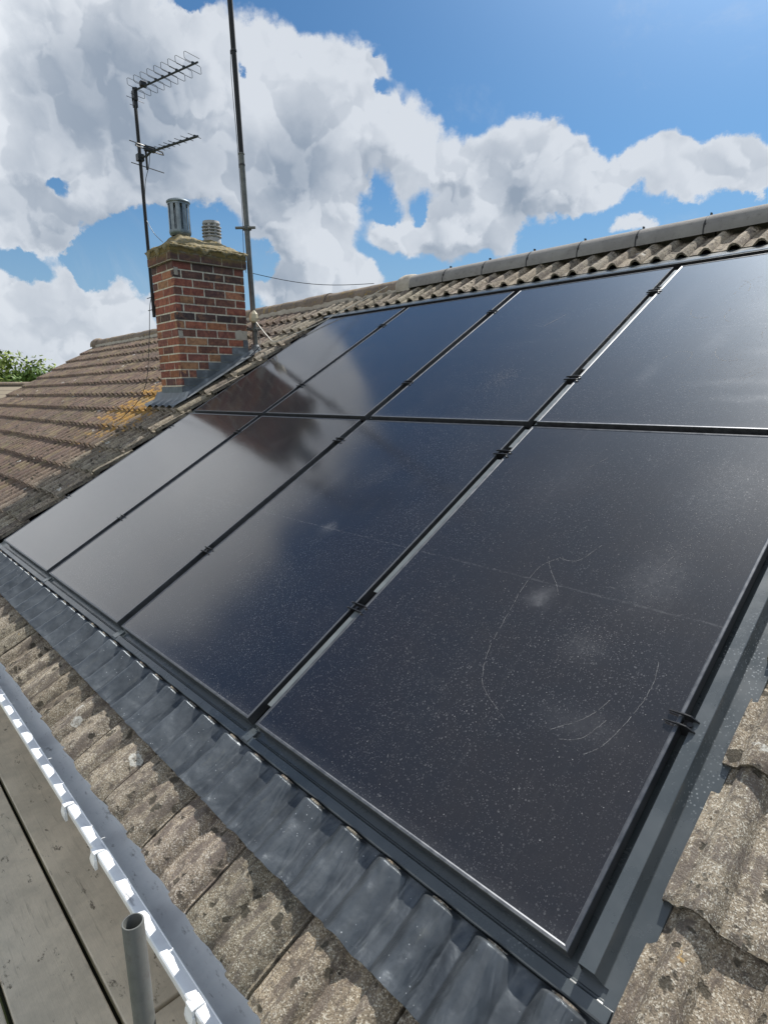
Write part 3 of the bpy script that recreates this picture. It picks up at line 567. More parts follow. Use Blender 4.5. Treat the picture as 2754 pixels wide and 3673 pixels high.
# ---------------------------------------------------------------- chimney
CZ = CY0*math.tan(TH)-.03
mor = MB(); ZB = CZ-.1; ZT = 2.455; ch = .0777
mor.box(CU0+.003, CU1-.003, CY0+.003, CY1-.003, ZB, ZT-.03, (.66, .61, .52))
random.seed(11)
REDS = [(.29, .105, .07), (.25, .085, .064), (.32, .14, .085), (.21, .085, .07), (.16, .075, .06), (.36, .19, .11), (.30, .125, .07), (.13, .068, .065)]
SOOT = [(.09, .055, .05), (.07, .05, .05), (.13, .07, .06)]
z = CZ-.02; row = 0
rows = []
zt = ZT
while zt > CZ-.10:
    rows.append(zt-ch); zt -= ch
rows = rows[::-1]; nr = len(rows)
def bricks(face_len, off):
    """start and end of each brick along a face"""
    L = []; s = -off
    while s < face_len-.004:
        a = max(0, s); b__ = min(face_len, s+.2145)
        if b__-a > .02: L.append((a, b__))
        s += .2275
    return L
for i, zz in enumerate(rows):
    over = .026 if i >= nr-2 else 0.
    dark = i in (nr-3, nr-4) or i == nr-9
    off = .112 if i % 2 else .0
    h0, h1 = zz+.0062, zz+ch-.0062
    def colr(x):
        base = random.choice(REDS)
        if dark and random.random() < .75: base = random.choice(SOOT)
        if i >= nr-2: base = random.choice(SOOT+REDS[3:5])
        k_ = random.uniform(.85, 1.15); return tuple(c_*k_ for c_ in base)
    if over: mor.box(CU0-over+.003, CU1+over-.003, CY0-over+.003, CY1+over-.003, zz-.003, zz+ch+.0, (.56, .51, .42))
    fl = (CU1-CU0)+2*over; sl_ = (CY1-CY0)+2*over
    for (a, b__) in bricks(fl, .112-off):
        for yf, sg in ((CY0-over, 1), (CY1+over, -1)):
            mor.box(CU0-over+a, CU0-over+b__, min(yf, yf+sg*.05), max(yf, yf+sg*.05), h0, h1, colr(0), .0016)
    for (a, b__) in bricks(sl_, off+.03):
        for xf, sg in ((CU1+over, -1), (CU0-over, 1)):
            mor.box(min(xf, xf+sg*.05)+(.0008), max(xf, xf+sg*.05)+(.0008), CY0-over+a+.0005, CY0-over+b__-.0005, h0+.0004, h1-.0004, colr(0), .0016)
CM = Tm((CU0+CU1)/2, CY0, CZ)
def shift(mb, o): mb.v = [(p[0]-o[0], p[1]-o[1], p[2]-o[2]) for p in mb.v]; return mb
CO = ((CU0+CU1)/2, CY0, CZ)
chim = shift(mor, CO).build('chimney', M['brick'], house); chim.matrix_basis = CM
# flaunching: domed mossy mortar, overhanging ragged edge
fl = MB(); cx, cy = (CU0+CU1)/2, (CY0+CY1)/2; hx, hy = (CU1-CU0)/2+.03, (CY1-CY0)/2+.03
def flz(x, y):
    e = max(abs(x-cx)/hx, abs(y-cy)/hy); base = (1-min(1, e)**2.6)
    d1 = math.hypot(x-cx, (y-2.0)); d2 = math.hypot(x-cx, y-2.345)
    dome = .075*math.exp(-(d1/.16)**2)+.065*math.exp(-(d2/.15)**2)
    return ZT-.012+base*.085+dome*smooth(1-e, 0, .35)+.02*ns(x*11, y*11, 1)+.010*ns(x*38, y*38, 4)
fl.grid(lin(cx-hx, cx+hx, 46), lin(cy-hy, cy+hy, 66), lambda x, y: (x+.008*ns(x*20, y*20, 9), y+.008*ns(x*20, y*20, 19), flz(x, y)))
# ragged moss skirt hanging over the top course
per = [(cx-hx+2*hx*i/40, cy-hy) for i in range(40)]+[(cx+hx, cy-hy+2*hy*i/60) for i in range(60)]+[(cx+hx-2*hx*i/40, cy+hy) for i in range(40)]+[(cx-hx, cy+hy-2*hy*i/60) for i in range(60)]
n_ = len(per); ring = []
for lv in range(4):
    for (x, y) in per:
        drop = [0, .012, .028, .036][lv]*(.5+2.2*max(0, ns(x*13, y*13, 7)+.2))
        out = [.0, .009, .007, -.004][lv]+.005*ns(x*40, y*40, lv)
        sx = (1 if x > cx+hx-1e-4 else -1 if x < cx-hx+1e-4 else 0); sy = (1 if y > cy+hy-1e-4 else -1 if y < cy-hy+1e-4 else 0)
        ring.append((x+.008*ns(x*20, y*20, 9)+sx*out, y+.008*ns(x*20, y*20, 19)+sy*out, flz(x, y)-drop))
fl.add(ring, [(lv*n_+i, lv*n_+(i+1) % n_, (lv+1)*n_+(i+1) % n_, (lv+1)*n_+i) for lv in range(3) for i in range(n_)])
shift(fl, CO).build('flaunching', M['flaunch'], chim, smooth_=True)
# slotted metal flue terminal with domed cap
px_, py_ = -.81, 2.005; zb = flz(px_, py_)-.02
ft = MB(); ft.lathe([(.085, zb), (.100, zb+.015), (.1045, zb+.03), (.1045, zb+.05), (.098, zb+.052), (.098, zb+.02), (.06, zb+.02)], px_, py_, 28)
for k in range(10):
    a = 2*math.pi*k/10+.1; pts = []
    for da in lin(-.20, .20, 5): pts.append((a+da))
    vs = []
    for rr in (.101, .097):
        for aa in pts:
            for zz in (zb+.045, zb+.295): vs.append((px_+rr*math.cos(aa), py_+rr*math.sin(aa), zz))
    fs = [(2*i, 2*i+2, 2*i+3, 2*i+1) for i in range(4)]+[(10+2*i, 10+2*i+1, 10+2*i+3, 10+2*i+2) for i in range(4)]+[(0, 1, 11, 10), (8, 18, 19, 9)]
    ft.add(vs, fs)
ft.lathe([(.104, zb+.285), (.104, zb+.30), (.112, zb+.305), (.113, zb+.315), (.104, zb+.325), (.075, zb+.337), (.03, zb+.345), (.0, zb+.347)], px_, py_, 28)
ft.lathe([(.113, zb+.315), (.104, zb+.295), (.0, zb+.295)], px_, py_, 28); ft.lathe([(.04, zb), (.04, zb+.28)], px_, py_, 12)
shift(ft, CO).build('flue_terminal', M['steel'], chim, ang=35)
# louvred clay terminal
px_, py_ = -.81, 2.345; zb = flz(px_, py_)-.02
lp = MB(); pr = [(.088, zb), (.086, zb+.045), (.080, zb+.055)]
for k in range(4):
    z0_ = zb+.058+k*.030; pr += [(.078, z0_), (.097, z0_+.006), (.096, z0_+.013), (.079, z0_+.017), (.062, z0_+.019), (.062, z0_+.027)]
pr += [(.085, zb+.182), (.088, zb+.19), (.082, zb+.212), (.05, zb+.216), (0, zb+.217)]
lp.lathe(pr, px_, py_, 28)
for k in range(8):
    a = 2*math.pi*k/8; lp.box(-.012, .012, .055, .082, zb+.05, zb+.19, M=Tm(px_, py_, 0) @ Matrix.Rotation(a, 4, 'Z'))
shift(lp, CO).build('chimney_pot', M['clay'], chim, ang=35)
# stepped lead on the side, apron at the front
ld = MB()
def roofz(y, n_off=0.): return y*math.tan(TH)+n_off/math.cos(TH)
for i, zz in enumerate(rows):
    ytop = (zz+ch-.19-.0)/math.tan(TH)     # lead covers the course from here back
    ya = max(CY0, ytop); 
    if ya < CY1 and zz+ch > roofz(CY0)-.1:
        ld.box(CU1+.002, CU1+.0052, ya, CY1+.004, zz-.0, zz+ch-.004 if True else 0)
ld.grid(lin(CY0-.02, CY1+.05, 16), lin(0, .13, 5), lambda y, d: (CU1+.004+d, y, roofz(y, .008+.012*math.cos(d*60))+.004+.012*smooth(d, .02, .0)+.003*ns(y*20, d*40, 1)))
ld.grid(lin(CU0-.01, CU1+.005, 12), lin(0, .13, 4), lambda x, d: (x, CY0-.004-.0002*d, CZ-.02+d+.16*0))
ld.box(CU0-.002, CU1+.002, CY0-.0045, CY0-.001, CZ-.03, CZ+.145)
ld.grid(lin(CU0-.13, CU1+.14, 40), lin(-.005, .17, 9), lambda x, d: (x, CY0-d*math.cos(TH)-.004, roofz(CY0-d*math.cos(TH), .012+.010*math.sin(x*41)*smooth(d, .02, .15))+.05*smooth(d, .035, .0)+.004*ns(x*20, d*30, 3)), flip=True)
ld.grid(lin(CU0-.13, CU0, 6), lin(CY0-.02, CY1+.05, 16), lambda x, y: (x, y, roofz(y, .012)+.02*smooth(x, CU0-.04, CU0)))
shift(ld, CO).build('lead_flashing', M['lead'], chim, ang=60)
for (a, b__, c_, d_) in ((2.40, 2.543, 1.60, 1.69), (1.787, 1.835, 1.585, 1.655), (1.79, 1.83, 2.17, 2.24)):
    pl = MB(); pl.grid(lin(a, b__, 8), lin(c_, d_, 6), lambda y, z: (CU1+.0045+.004*ns(y*40, z*40, 2), y+.008*ns(z*30, 1, y), z+.008*ns(y*40, 5, z)))
    shift(pl, CO).build('mortar_patch', M['mortar'], chim, smooth_=True)

# ================================================================ solar array (roof coordinates)
PW, PH = 1.134, 1.8056; GX = [0., 1.1868, 2.3783, 3.5607]; GY = [0., 1.8458]; PD = .036
row_w = ['lower', 'upper']; col_w = ['leftmost', 'second', 'third', 'nearest']
LAB = {(0, 0): 'black solar panel at the lower left corner of the array, below the chimney', (1, 0): 'black solar panel, second from the left in the lower row by the corrugated apron',
       (2, 0): 'black solar panel, third from the left in the lower row, with a small dusty smudge', (3, 0): 'large nearest black solar panel with curved scratches, lower row on the right',
       (0, 1): 'black solar panel at the upper left corner, beside the mossy tiles near the chimney', (1, 1): 'black solar panel, second from the left in the upper row under the ridge',
       (2, 1): 'black solar panel, third from the left in the upper row under the ridge', (3, 1): 'black solar panel with pale wipe marks, upper row on the right under the ridge'}
def make_panel():
    e = empty('solar_panel')
    g = MB(); g.box(.0085, PW-.0085, .0085, PH-.0085, -.008, -.0028)
    gl = g.build('glass', M['glass'], e)
    f = MB()
    F = .0105   # lip
    prof = [(0., -PD), (0., -.0014), (.0014, 0.), (F-.0030, -.0009), (F, -.0026), (F, -.0032), (.002, -.0085), (.002, -.034), (.026, -.034), (.026, -PD)]
    # mitred frame swept round the four sides
    cor = [(0, 0, 1, 1), (PW, 0, -1, 1), (PW, PH, -1, -1), (0, PH, 1, -1)]
    npf = len(prof); vs = []
    for (x, y, sx, sy) in cor:
        for (d, z) in prof: vs.append((x+sx*d, y+sy*d, z))
    fs = []
    for c_ in range(4):
        for j in range(npf):
            j2 = (j+1) % npf; c2 = (c_+1) % 4
            fs.append((c_*npf+j, c2*npf+j, c2*npf+j2, c_*npf+j2))
    f.add(vs, fs); f.build('frame', M['frame'], e)
    return e
proto = make_panel(); first = True
panels = {}
for r in range(2):
    for c_ in range(4):
        if first: e = proto; first = False
        else:
            e = proto.copy(); COL.objects.link(e)
            for chd in proto.children:
                d = chd.copy(); COL.objects.link(d); d.parent = e
        e.matrix_world = ROOF @ Tm(GX[c_]+random.uniform(-.001, .001), GY[r], 0)
        tag(e, LAB[(c_, r)], 'solar panel', 'solar panels of the rooftop array'); panels[(c_, r)] = e
for key, mn in (((2, 0), 'glass_c'), ((3, 0), 'glass_d'), ((3, 1), 'glass_u')):
    for chd in panels[key].children:
        if chd.name.startswith('glass'): chd.data = chd.data.copy(); chd.data.materials[0] = M[mn]
# scratches and scuffs on particular panels
def ribbon(mb, pts, w, jit=.004, keep=.8, z=-.0024):
    P = arc3([(a, b__, z) for a, b__ in pts], 10)
    for i in range(len(P)-1):
        if random.random() > keep: continue
        d = (P[i+1]-P[i]); 
        if d.length < 1e-6: continue
        nn = Vector((-d.y, d.x, 0)).normalized()*w*.5*random.uniform(.4, 1.2); o_ = Vector((random.gauss(0, .0006), random.gauss(0, .0006), 0))
        mb.add([P[i]-nn+o_, P[i+1]-nn+o_, P[i+1]+nn+o_, P[i]+nn+o_], [(0, 1, 2, 3)])
def speck(mb, cx_, cy_, sx, sy, n, r0=.0006, r1=.0018, z=-.0024):
    for _ in range(n):
        x = random.gauss(cx_, sx); y = random.gauss(cy_, sy)
        if not (.015 < x < PW-.015 and .015 < y < PH-.015): continue
        r = random.uniform(r0, r1); a0 = random.random()*6
        mb.add([(x+r*math.cos(a0+k*1.2566)*random.uniform(.6, 1.2), y+r*math.sin(a0+k*1.2566)*random.uniform(.6, 1.2), z) for k in range(5)], [(0, 1, 2, 3, 4)])
random.seed(5)
s = MB(); X = GX[3]
def rel(L, dx=X, dy=0): return [(a-dx, b__-dy) for a, b__ in L]
for L in ([(4.13, 1.01), (4.089, .954), (4.085, .85), (4.097, .755), (4.119, .603), (4.151, .505), (4.2, .443), (4.309, .386)], [(4.091, 1.011), (4.11, .98), (4.133, .95), (4.18, .90), (4.214, .855)],
          [(4.584, .72), (4.598, .639), (4.591, .548), (4.566, .441), (4.535, .392)], [(4.131, 1.014), (4.17, 1.01), (4.204, 1.026), (4.24, 1.11)], [(4.524, .562), (4.495, .49), (4.429, .416)], [(4.54, .50), (4.51, .43), (4.46, .40)], [(3.98, 1.52), (4.03, 1.60)], [(4.45, 1.05), (4.47, 1.12)]):
    ribbon(s, rel(L), .0011, keep=.9)
speck(s, 4.45-X, 1.0, .08, .12, 500, .0005, .0014); speck(s, 4.38-X, .72, .05, .05, 260, .0005, .0014); speck(s, 4.52-X, 1.35, .10, .16, 700, .0005, .0015)
speck(s, .5, .5, .4, .45, 500, .0008, .002)
s.build('scratches', M['scratch'], panels[(3, 0)])
s = MB(); ribbon(s, [(.28, .55), (.31, .63)], .002); speck(s, .5, .9, .35, .6, 260)
s.build('scratches', M['scratch'], panels[(2, 0)])
s = MB()
for _ in range(16):
    a = random.uniform(.35, .95); b__ = random.uniform(.2, 1.5); r = random.uniform(.04, .12); a0 = random.uniform(0, 6)
    ribbon(s, [(a+r*math.cos(a0+k*.45), b__+r*1.6*math.sin(a0+k*.45)) for k in range(5)], .003, keep=.5)
speck(s, .65, .5, .12, .18, 800, .0006, .0018); speck(s, .6, 1.3, .2, .2, 500, .0006, .0018)
s.build('scratches', M['scratch'], panels[(3, 1)])
s = MB(); speck(s, .7, .45, .05, .07, 500, .0006, .0018); speck(s, .5, .9, .3, .5, 300); ribbon(s, [(.6, 1.1), (.68, 1.25)], .003)
s.build('scratches', M['scratch'], panels[(2, 1)])
# clamps bridging the joints
def make_clamp():
    c = MB()
    for y in (-.014, .014):
        c.extr([(-.042, .0012), (-.040, .006), (-.030, .009), (.030, .009), (.040, .006), (.042, .0012), (.024, .0008), (.022, -.03), (-.022, -.03), (-.024, .0008)], y-.0016, y+.0016, 'y', closed=True)
    c.box(-.024, .024, -.0125, .0125, -.010, -.006); c.tube([(0, 0, -.0058), (0, 0, .002)], .006, 8)
    return c.build('panel_clamp', M['clip'], None)
cp = make_clamp(); first = True
seam_w = ['first seam from the left', 'second seam from the left', 'third seam, nearest the camera']
lev = [(.545, 'lower', 'low down'), (1.575, 'lower', 'just below the cross joint'), (2.255, 'upper', 'just above the cross joint'), (3.29, 'upper', 'near the top edge')]
for i in range(3):
    ug = (GX[i]+PW+GX[i+1])/2
    for v_, rw, pos in lev:
        if first: o = cp; first = False
        else: o = cp.copy(); COL.objects.link(o)
        o.matrix_world = ROOF @ Tm(ug, v_, 0)
        tag(o, 'black metal clamp bridging the %s, %s' % (seam_w[i], pos), 'clamp', 'clamps holding the solar panels')
def end_clamp(u, v_, sgn, label):
    c = MB()
    for y in (-.015, .015):
        pf = [(-.034, .0012), (-.032, .0055), (.004, .009), (.018, .008), (.034, -.004), (.041, -.018), (.041, -.034), (.003, -.034), (.0022, .0008)]
        c.extr([(sgn*a, b__) for a, b__ in pf], y-.0016, y+.0016, 'y', closed=True)
    c.box(*sorted((sgn*.003, sgn*.036)), -.0135, .0135, -.034, -.013); c.tube([(sgn*.02, 0, -.0125), (sgn*.02, 0, -.004)], .007, 8)
    o = c.build('panel_clamp', M['clip'], None); o.matrix_world = ROOF @ Tm(u, v_, 0); tag(o, label, 'clamp', 'clamps holding the solar panels')
UR = GX[3]+PW
end_clamp(UR, .575, 1, 'black end clamp on the right edge of the nearest panel'); end_clamp(UR, 1.575, 1, 'black end clamp on the right edge, beyond the frame, just below the cross joint')
end_clamp(0, 1.585, -1, 'black end clamp on the left edge below the chimney'); end_clamp(0, 2.255, -1, 'black end clamp on the left edge beside the chimney, above the cross joint'); end_clamp(0, 3.29, -1, 'black end clamp on the left edge near the ridge'); end_clamp(0, .55, -1, 'black end clamp low on the left edge')
# ---- metal flashing
fs_ = MB()
fs_.box(-.12, UR+.03, -.012, 3.75, -.0535, -.0525)
TR = fs_.build('flashing_tray', M['flash'], None, M=ROOF); tag(TR, 'dark grey metal tray seen in the joints between the solar panels', 'flashing')
for i in range(3):
    ch_ = MB(); ua = GX[i]+PW; ub = GX[i+1]
    for (va, vb) in ((.075, .52), (.62, 1.52), (1.63, 1.80), (1.86, 2.20), (2.31, 3.23), (3.34, 3.62)):
        ch_.extr([(ua+.018, -.0515), (ua+.0185, -.030), (ub-.014, -.029), (ub-.002, -.029), (ub-.002, -.0515)], va, vb, 'y')
    ch_.build('joint_channel', M['flash'], TR)
se = MB()
for (va, vb) in ((.075, .53), (.64, 1.53), (1.63, 1.78), (1.86, 2.20), (2.36, 3.22), (3.36, 3.60)):
    se.box(GX[3]-.024, GX[3]-.0004, va, vb, -.0065, -.0035)
se.build('joint_strip', M['seal'], TR)
bf = MB()
sg = [(-.15, GX[1]-.028), (GX[1]-.028, GX[2]-.028), (GX[2]-.028, 2.95), (2.95, GX[3]-.03), (GX[3]-.03, 4.794)]
for i, (a, b__) in enumerate(sg):
    o_ = .0 if i != 3 else .002
    bf.extr([(.03, -.0505), (-.020, -.0495+o_), (-.0225, -.046+o_), (-.0255, -.0455+o_), (-.028, -.0440+o_), (-.0305, -.036+o_), (-.0545, -.0345+o_), (-.0575, -.036+o_), (-.0585, -.043+o_), (-.0585, -.052)], a+.0008, b__-.0008)
BF = bf.build('bottom_flashing', M['flash'], None, M=ROOF); tag(BF, 'grey folded metal strip along the foot of the solar array, above the corrugated apron', 'flashing')
for i in range(1, 4):
    jc = MB(); u_ = GX[i]-.028
    jc.extr([(-.004, -.041), (-.028, -.0355), (-.050, -.0318), (-.0585, -.036), (-.0592, -.042)], u_-.022, u_+.022)
    jc.box(u_-.022, u_-.0205, -.058, -.004, -.049, -.0375); jc.box(u_+.0205, u_+.022, -.058, -.004, -.049, -.0375)
    jc.build('joint_cover', M['flash'], BF)
def side(sg_, u0, name, label):
    s = MB(); prof = [(-.015, -.052), (.0205, -.051), (.0215, -.012), (.023, -.010), (.054, -.0095), (.0555, -.0105), (.0675, -.044), (.0690, -.0455), (.118, -.0465), (.12, -.052)] if sg_ > 0 else [(-.015, -.052), (.09, -.0515), (.10, -.046), (.11, -.054), (.33, -.060)]
    prof = [(u0+sg_*a, b__) for a, b__ in prof]
    s.extr(prof if sg_ > 0 else prof[::-1], -.001, 3.66, 'y')
    # open end: the raised rib is hollow
    if sg_ > 0:
        s.box(UR+.02, 4.80, -.060, -.0015, -.0515, -.0495)
        s.extr([(UR+.078, -.044), (UR+.12, -.045), (UR+.12, -.051), (UR+.078, -.051)], -.0585, -.001, 'y', closed=True)
    o = s.build(name, M['flash'], None, M=ROOF); return tag(o, label, 'flashing')
side(1, UR, 'side_flashing', 'grey profiled metal flashing down the right edge of the array, beside the gritty tiles')
side(-1, 0., 'side_flashing', 'dark metal flashing down the left edge of the array, under the cut tiles')
tf = MB()
tf.grid(lin(-.15, 4.80, 180), [3.709, 3.710, 3.715, 3.74, 3.80, 3.86, 3.90], lambda u, v: (u, v, {3.709: -.052, 3.710: -.003, 3.715: .000, 3.80: -.008, 3.86: -.022, 3.90: -.032}.get(v, .000)+.0012*ns(u*4, v*9, 2)))
tg = MB(); tg.box(-.15, 4.79, 3.7035, 3.7075, -.052, .0005)
TF = tag(tf.build('top_flashing', M['flash'], None, M=ROOF, smooth_=True), 'smooth pale grey metal flashing between the top of the array and the ridge tiles', 'flashing')
tg.build('gap_shade_strip', M['clip'], TF)  # black strip put in for the shaded gap above the panels
# ---- corrugated apron dressed over the tiles
ap = MB()
def apz(u, v):
    s = ((u-UJ)/PITCH) % 1.0
    h = 0.
    for c_ in (.33, .845, -.155, 1.33):
        d = abs(s-c_)/.185
        if d < 1: h = max(h, (.041+.007*ns(math.floor(u/.1535+.2)*3.7, 1, 1))*(max(0., 1-d**1.7)**1.1))
    vv = v-V0
    base = -.0265-.026*vv/GAUGE+.0075
    tip = smooth(v, -.0600, -.0760)
    fold = .0030*ns(u*22+3*ns(v*9, u*3, 1), v*8, 1)+.0016*ns(u*55, v*30, 4)+.0035*ns(u*5, v*2, 7)-.004*max(0, ns(u*13, v*13, 11)-.25)
    return base+h*(.12+.88*tip)*(1.0+.18*smooth(v, -.13, -.075))+fold*tip+.0035*smooth(v, -.235, -.262)*(1+1.2*ns(u*9, 2, 2))
def apP(u, v):
    k = smooth(v, -.2, -.262); d = -.004*ns(u*6, 1, 1)+.004*ns(u*25, 3, 1)
    s = ((u-UJ)/PITCH) % 1.0
    w_ = smooth(v, -.10, -.06); 
    return (u+.002*ns(u*18, v*25, 8), v+k*d, apz(u, v))
us = lin(-.35, 4.785, 1700)
ap.grid(us, [-.0588]+lin(-.0595, -.08, 9)+lin(-.086, -.262, 24), lambda u, v: (u, -.0592, -.068) if v == -.0588 else apP(u, v), flip=True)
ap.grid(us, [-.262, -.2621], lambda u, v: (lambda q_: (q_[0], q_[1]-.0003, q_[2]-(0 if v > -.26205 else .003)))(apP(u, -.262)), flip=True)
tag(ap.build('corrugated_apron', M['apron'], None, M=ROOF, smooth_=True), 'dark grey corrugated flexible apron dressed over the tile rolls below the solar array', 'flashing')

# ================================================================ masts and aerials
mx, my = -1.112, 1.795
am = MB(); zb, ztop = 1.83, 3.93
am.tube([(mx, my, zb), (mx, my, ztop)], .0165, 12)
mast = empty('aerial_mast', Tm(mx, my, zb), 'thin dark mast bracketed to the left side of the chimney, carrying two aerials', 'mast')
def put(mb, name, m_, par, org, **k): shift(mb, org); return mb.build(name, m_, par, **k)
MO = (mx, my, zb)
put(am, 'pole', M['steel_dark'], mast, MO, ang=40)
for zz in (1.90, 2.02):
    bb = MB(); bb.box(mx-.035, mx+.09, my-.004, my+.004, zz-.012, zz+.012); bb.tube([(mx-.085, my-.02, zz), (mx+.02, my-.022, zz)], .004, 6)
    bb.tube([(mx-.05, my+.02, zz+.0), (mx+.06, my+.022, zz)], .004, 6); bb.box(mx+.055, mx+.066, my-.03, my+.09, zz-.035, zz+.035)
    put(bb, 'bracket', M['steel_dark'], mast, MO)
cb = MB(); cb.tube(arc3([(mx+.018, my-.01, 3.80), (mx+.03, my, 3.6), (mx+.022, my, 3.3), (mx+.021, my, 2.9), (mx+.024, my, 2.5), (mx+.02, my-.01, 2.1), (mx-.045, my-.02, 1.92), (mx-.06, my-.05, 1.6), (mx-.05, my-.12, 1.2), (mx-.09, my-.22, .98), (mx-.10, my-.42, .80)]), .0035, 6)
cb.tube(arc3([(mx+.02, my, 2.75), (mx+.10, my+.03, 2.62), (mx+.22, my+.06, 2.52)]), .003, 6)
co_ = put(cb, 'cable', M['plastic_black'], None, (0, 0, 0)); tag(co_, 'thin black cable running down the aerial mast and over the tiles', 'cable')
# upper aerial: nine bent-wire directors on a boom
bd = Vector((.9702, .2423, 0)); sd = Vector((-.2112, .9774, 0)).normalized(); HB = 3.86
up3 = Vector((0, 0, 1))
au = empty('tv_aerial', Tm(mx, my, HB), 'upper television aerial of looped wire elements on a slim boom', 'aerial', 'television aerials on the chimney mast')
AO = (mx, my, HB)
bm_ = MB(); A0 = Vector(AO)+bd*-.03+up3*.045; bm_.tube([A0, A0+bd*.93], .008, 8)
put(bm_, 'boom', M['alu'], au, AO)
for k in range(9):
    d = .06+.098*k+(0 if k < 8 else .02); c0 = A0+bd*d+up3*.012; w_ = .088; h = .062; sl2 = .0
    L = [c0+sd*w_*.9+up3*h, c0-sd*w_*.85+up3*h, c0-sd*w_+up3*h*.85, c0-sd*w_+up3*h*.12, c0-sd*w_*.85, c0+sd*w_*.85, c0+sd*w_-up3*h*.12, c0+sd*w_-up3*h*.9, c0+sd*w_*.85-up3*h, c0-sd*w_*.7-up3*h]
    e = MB(); e.tube(L, .0024, 5); e.box(-.010, .010, -.010, .010, -.012, .008, M=Tm(*c0))
    put(e, 'element', M['alu'], au, AO)
hd = MB(); hd.box(-.028, .034, -.018, .018, -.06, .03, M=Tm(*(A0+bd*.03-up3*.03))); bx_ = MB(); bx_.box(-.022, .022, -.03, .03, -.015, .03, M=Tm(*(A0+bd*.17+up3*.012))); put(bx_, 'dipole_box', M['plastic_black'], au, AO, bevel=.006)
hd.tube([Vector(AO)-sd*.09+up3*-.03, Vector(AO)+sd*.10+up3*-.03], .003, 5); hd.tube([Vector(AO)-sd*.06+up3*-.09, Vector(AO)+sd*.03+up3*-.09], .003, 5)
hd.box(-.022, .02, -.018, .018, -.10, -.02, M=Tm(*AO)); put(hd, 'mounting_bracket', M['plastic_black'], au, AO, bevel=.006)
# lower aerial: straight directors, folded dipole, crossed reflector
HL = 3.32; AO = (mx, my, HL); A0 = Vector(AO)+up3*.0
al = empty('tv_aerial', Tm(*AO), 'lower television aerial with short straight rods and a folded dipole', 'aerial', 'television aerials on the chimney mast')
bm_ = MB(); bm_.tube([A0, A0+bd*.10-up3*.005, A0+bd*.17+up3*.02, A0+bd*.835+up3*.012], .0105, 8); bm_.box(-.03, .03, -.03, .03, -.03, .03, M=Tm(*A0)); put(bm_, 'boom', M['alu'], al, AO)
for k, (d, w_) in enumerate([(.30, .060), (.37, .062), (.44, .064), (.51, .066), (.60, .068), (.69, .070), (.79, .072), (.235, .075)]):
    c0 = A0+bd*d+up3*.024; e = MB(); e.tube([c0-sd*w_, c0+sd*w_], .003, 5); e.box(-.011, .011, -.008, .008, -.012, .006, M=Tm(*c0)); put(e, 'element', M['alu'], al, AO)
c0 = A0+bd*.155+up3*.045
dp = MB(); dp.tube(arc3([c0-sd*.05+up3*.012, c0+sd*.13+up3*.012, c0+sd*.145, c0+sd*.13-up3*.012, c0-sd*.13-up3*.012, c0-sd*.145, c0-sd*.13+up3*.012, c0-sd*.04+up3*.012], 3), .006, 6); dp.box(-.022, .022, -.05, .05, -.022, .02, M=Tm(*c0)); put(dp, 'folded_dipole', M['plastic_black'], al, AO)
rf = MB(); c0 = A0+bd*.095; rf.tube([c0+up3*.095, c0-up3*.125], .011, 8)
for zz in (.085, -.105):
    rf.tube([c0+up3*zz-sd*.17, c0+up3*zz+sd*.19], .0045, 6)
put(rf, 'reflector', M['steel_dark'], al, AO)
cb = MB(); cb.tube(arc3([A0+bd*.15-up3*.0, A0+bd*.12-up3*.1, A0+bd*.05-up3*.22, A0+Vector((.02, 0, -.4))]), .003, 6); tag(cb.build('cable', M['plastic_black'], None), 'short cable drooping from the lower aerial to the mast', 'cable')

# tall pole behind the chimney
P0 = Vector((-.652, 2.690, 1.50)); lean = Vector((-.034, 0, 1.0))
def PP(k): return P0+lean*k
tp = empty('tall_pole', Tm(*P0), 'tall grey metal pole rising behind the chimney and out of the picture', 'pole')
q_ = MB(); q_.tube([PP(0), PP(.9), PP(1.95)], .0285, 14); q_.tube([PP(1.95), PP(1.96)], .033, 14); put(q_, 'lower_section', M['steel_pole'], tp, tuple(P0), ang=40)
q_ = MB(); q_.tube([PP(1.95), PP(3.0), PP(4.6)], .0265, 14); put(q_, 'upper_section', M['steel_dark'], tp, tuple(P0), ang=40)
for kk in (1.24, .22):
    q_ = MB(); c0 = PP(kk); q_.tube([c0+Vector((-.06, -.10, 0)), c0+Vector((.085, .05, 0))], .014, 10); q_.box(-.035, .035, -.035, .035, -.02, .02, M=Tm(*c0)); put(q_, 'clamp_bracket', M['steel_pole'], tp, tuple(P0), ang=40)
for kk in (1.85, 2.9):
    q_ = MB(); c0 = PP(kk); q_.tube([c0-up3*.008, c0+up3*.008], .031, 12); q_.box(-.05, -.02, -.012, .012, -.016, .016, M=Tm(*c0)); put(q_, 'strap', M['plastic_black'], tp, tuple(P0))
q_ = MB(); q_.tube(arc3([PP(2.88)+Vector((-.03, -.02, 0)), PP(2.7)+Vector((-.045, -.02, 0)), PP(2.4)+Vector((-.042, -.02, 0)), PP(2.1)+Vector((-.032, -.02, 0)), PP(1.9)+Vector((-.03, -.02, 0)), PP(1.4)+Vector((-.035, -.02, 0)), PP(1.0)+Vector((-.05, -.03, 0)), PP(.8)+Vector((-.03, -.03, 0))]), .003, 6)
tag(q_.build('cable', M['plastic_black'], None), 'thin wire hanging along the left side of the tall pole', 'cable')
q_ = MB()
for k in range(26):
    a = random.random()*6.28; r = random.uniform(.02, .07); c0 = P0+Vector((r*math.cos(a), r*math.sin(a)-.02, random.uniform(-.03, .05)))
    q_.add([c0, c0+Vector((random.uniform(-.04, .04), random.uniform(-.04, .04), random.uniform(0, .03))), c0+Vector((random.uniform(-.03, .03), random.uniform(-.03, .03), random.uniform(0, .05)))], [(0, 1, 2)])
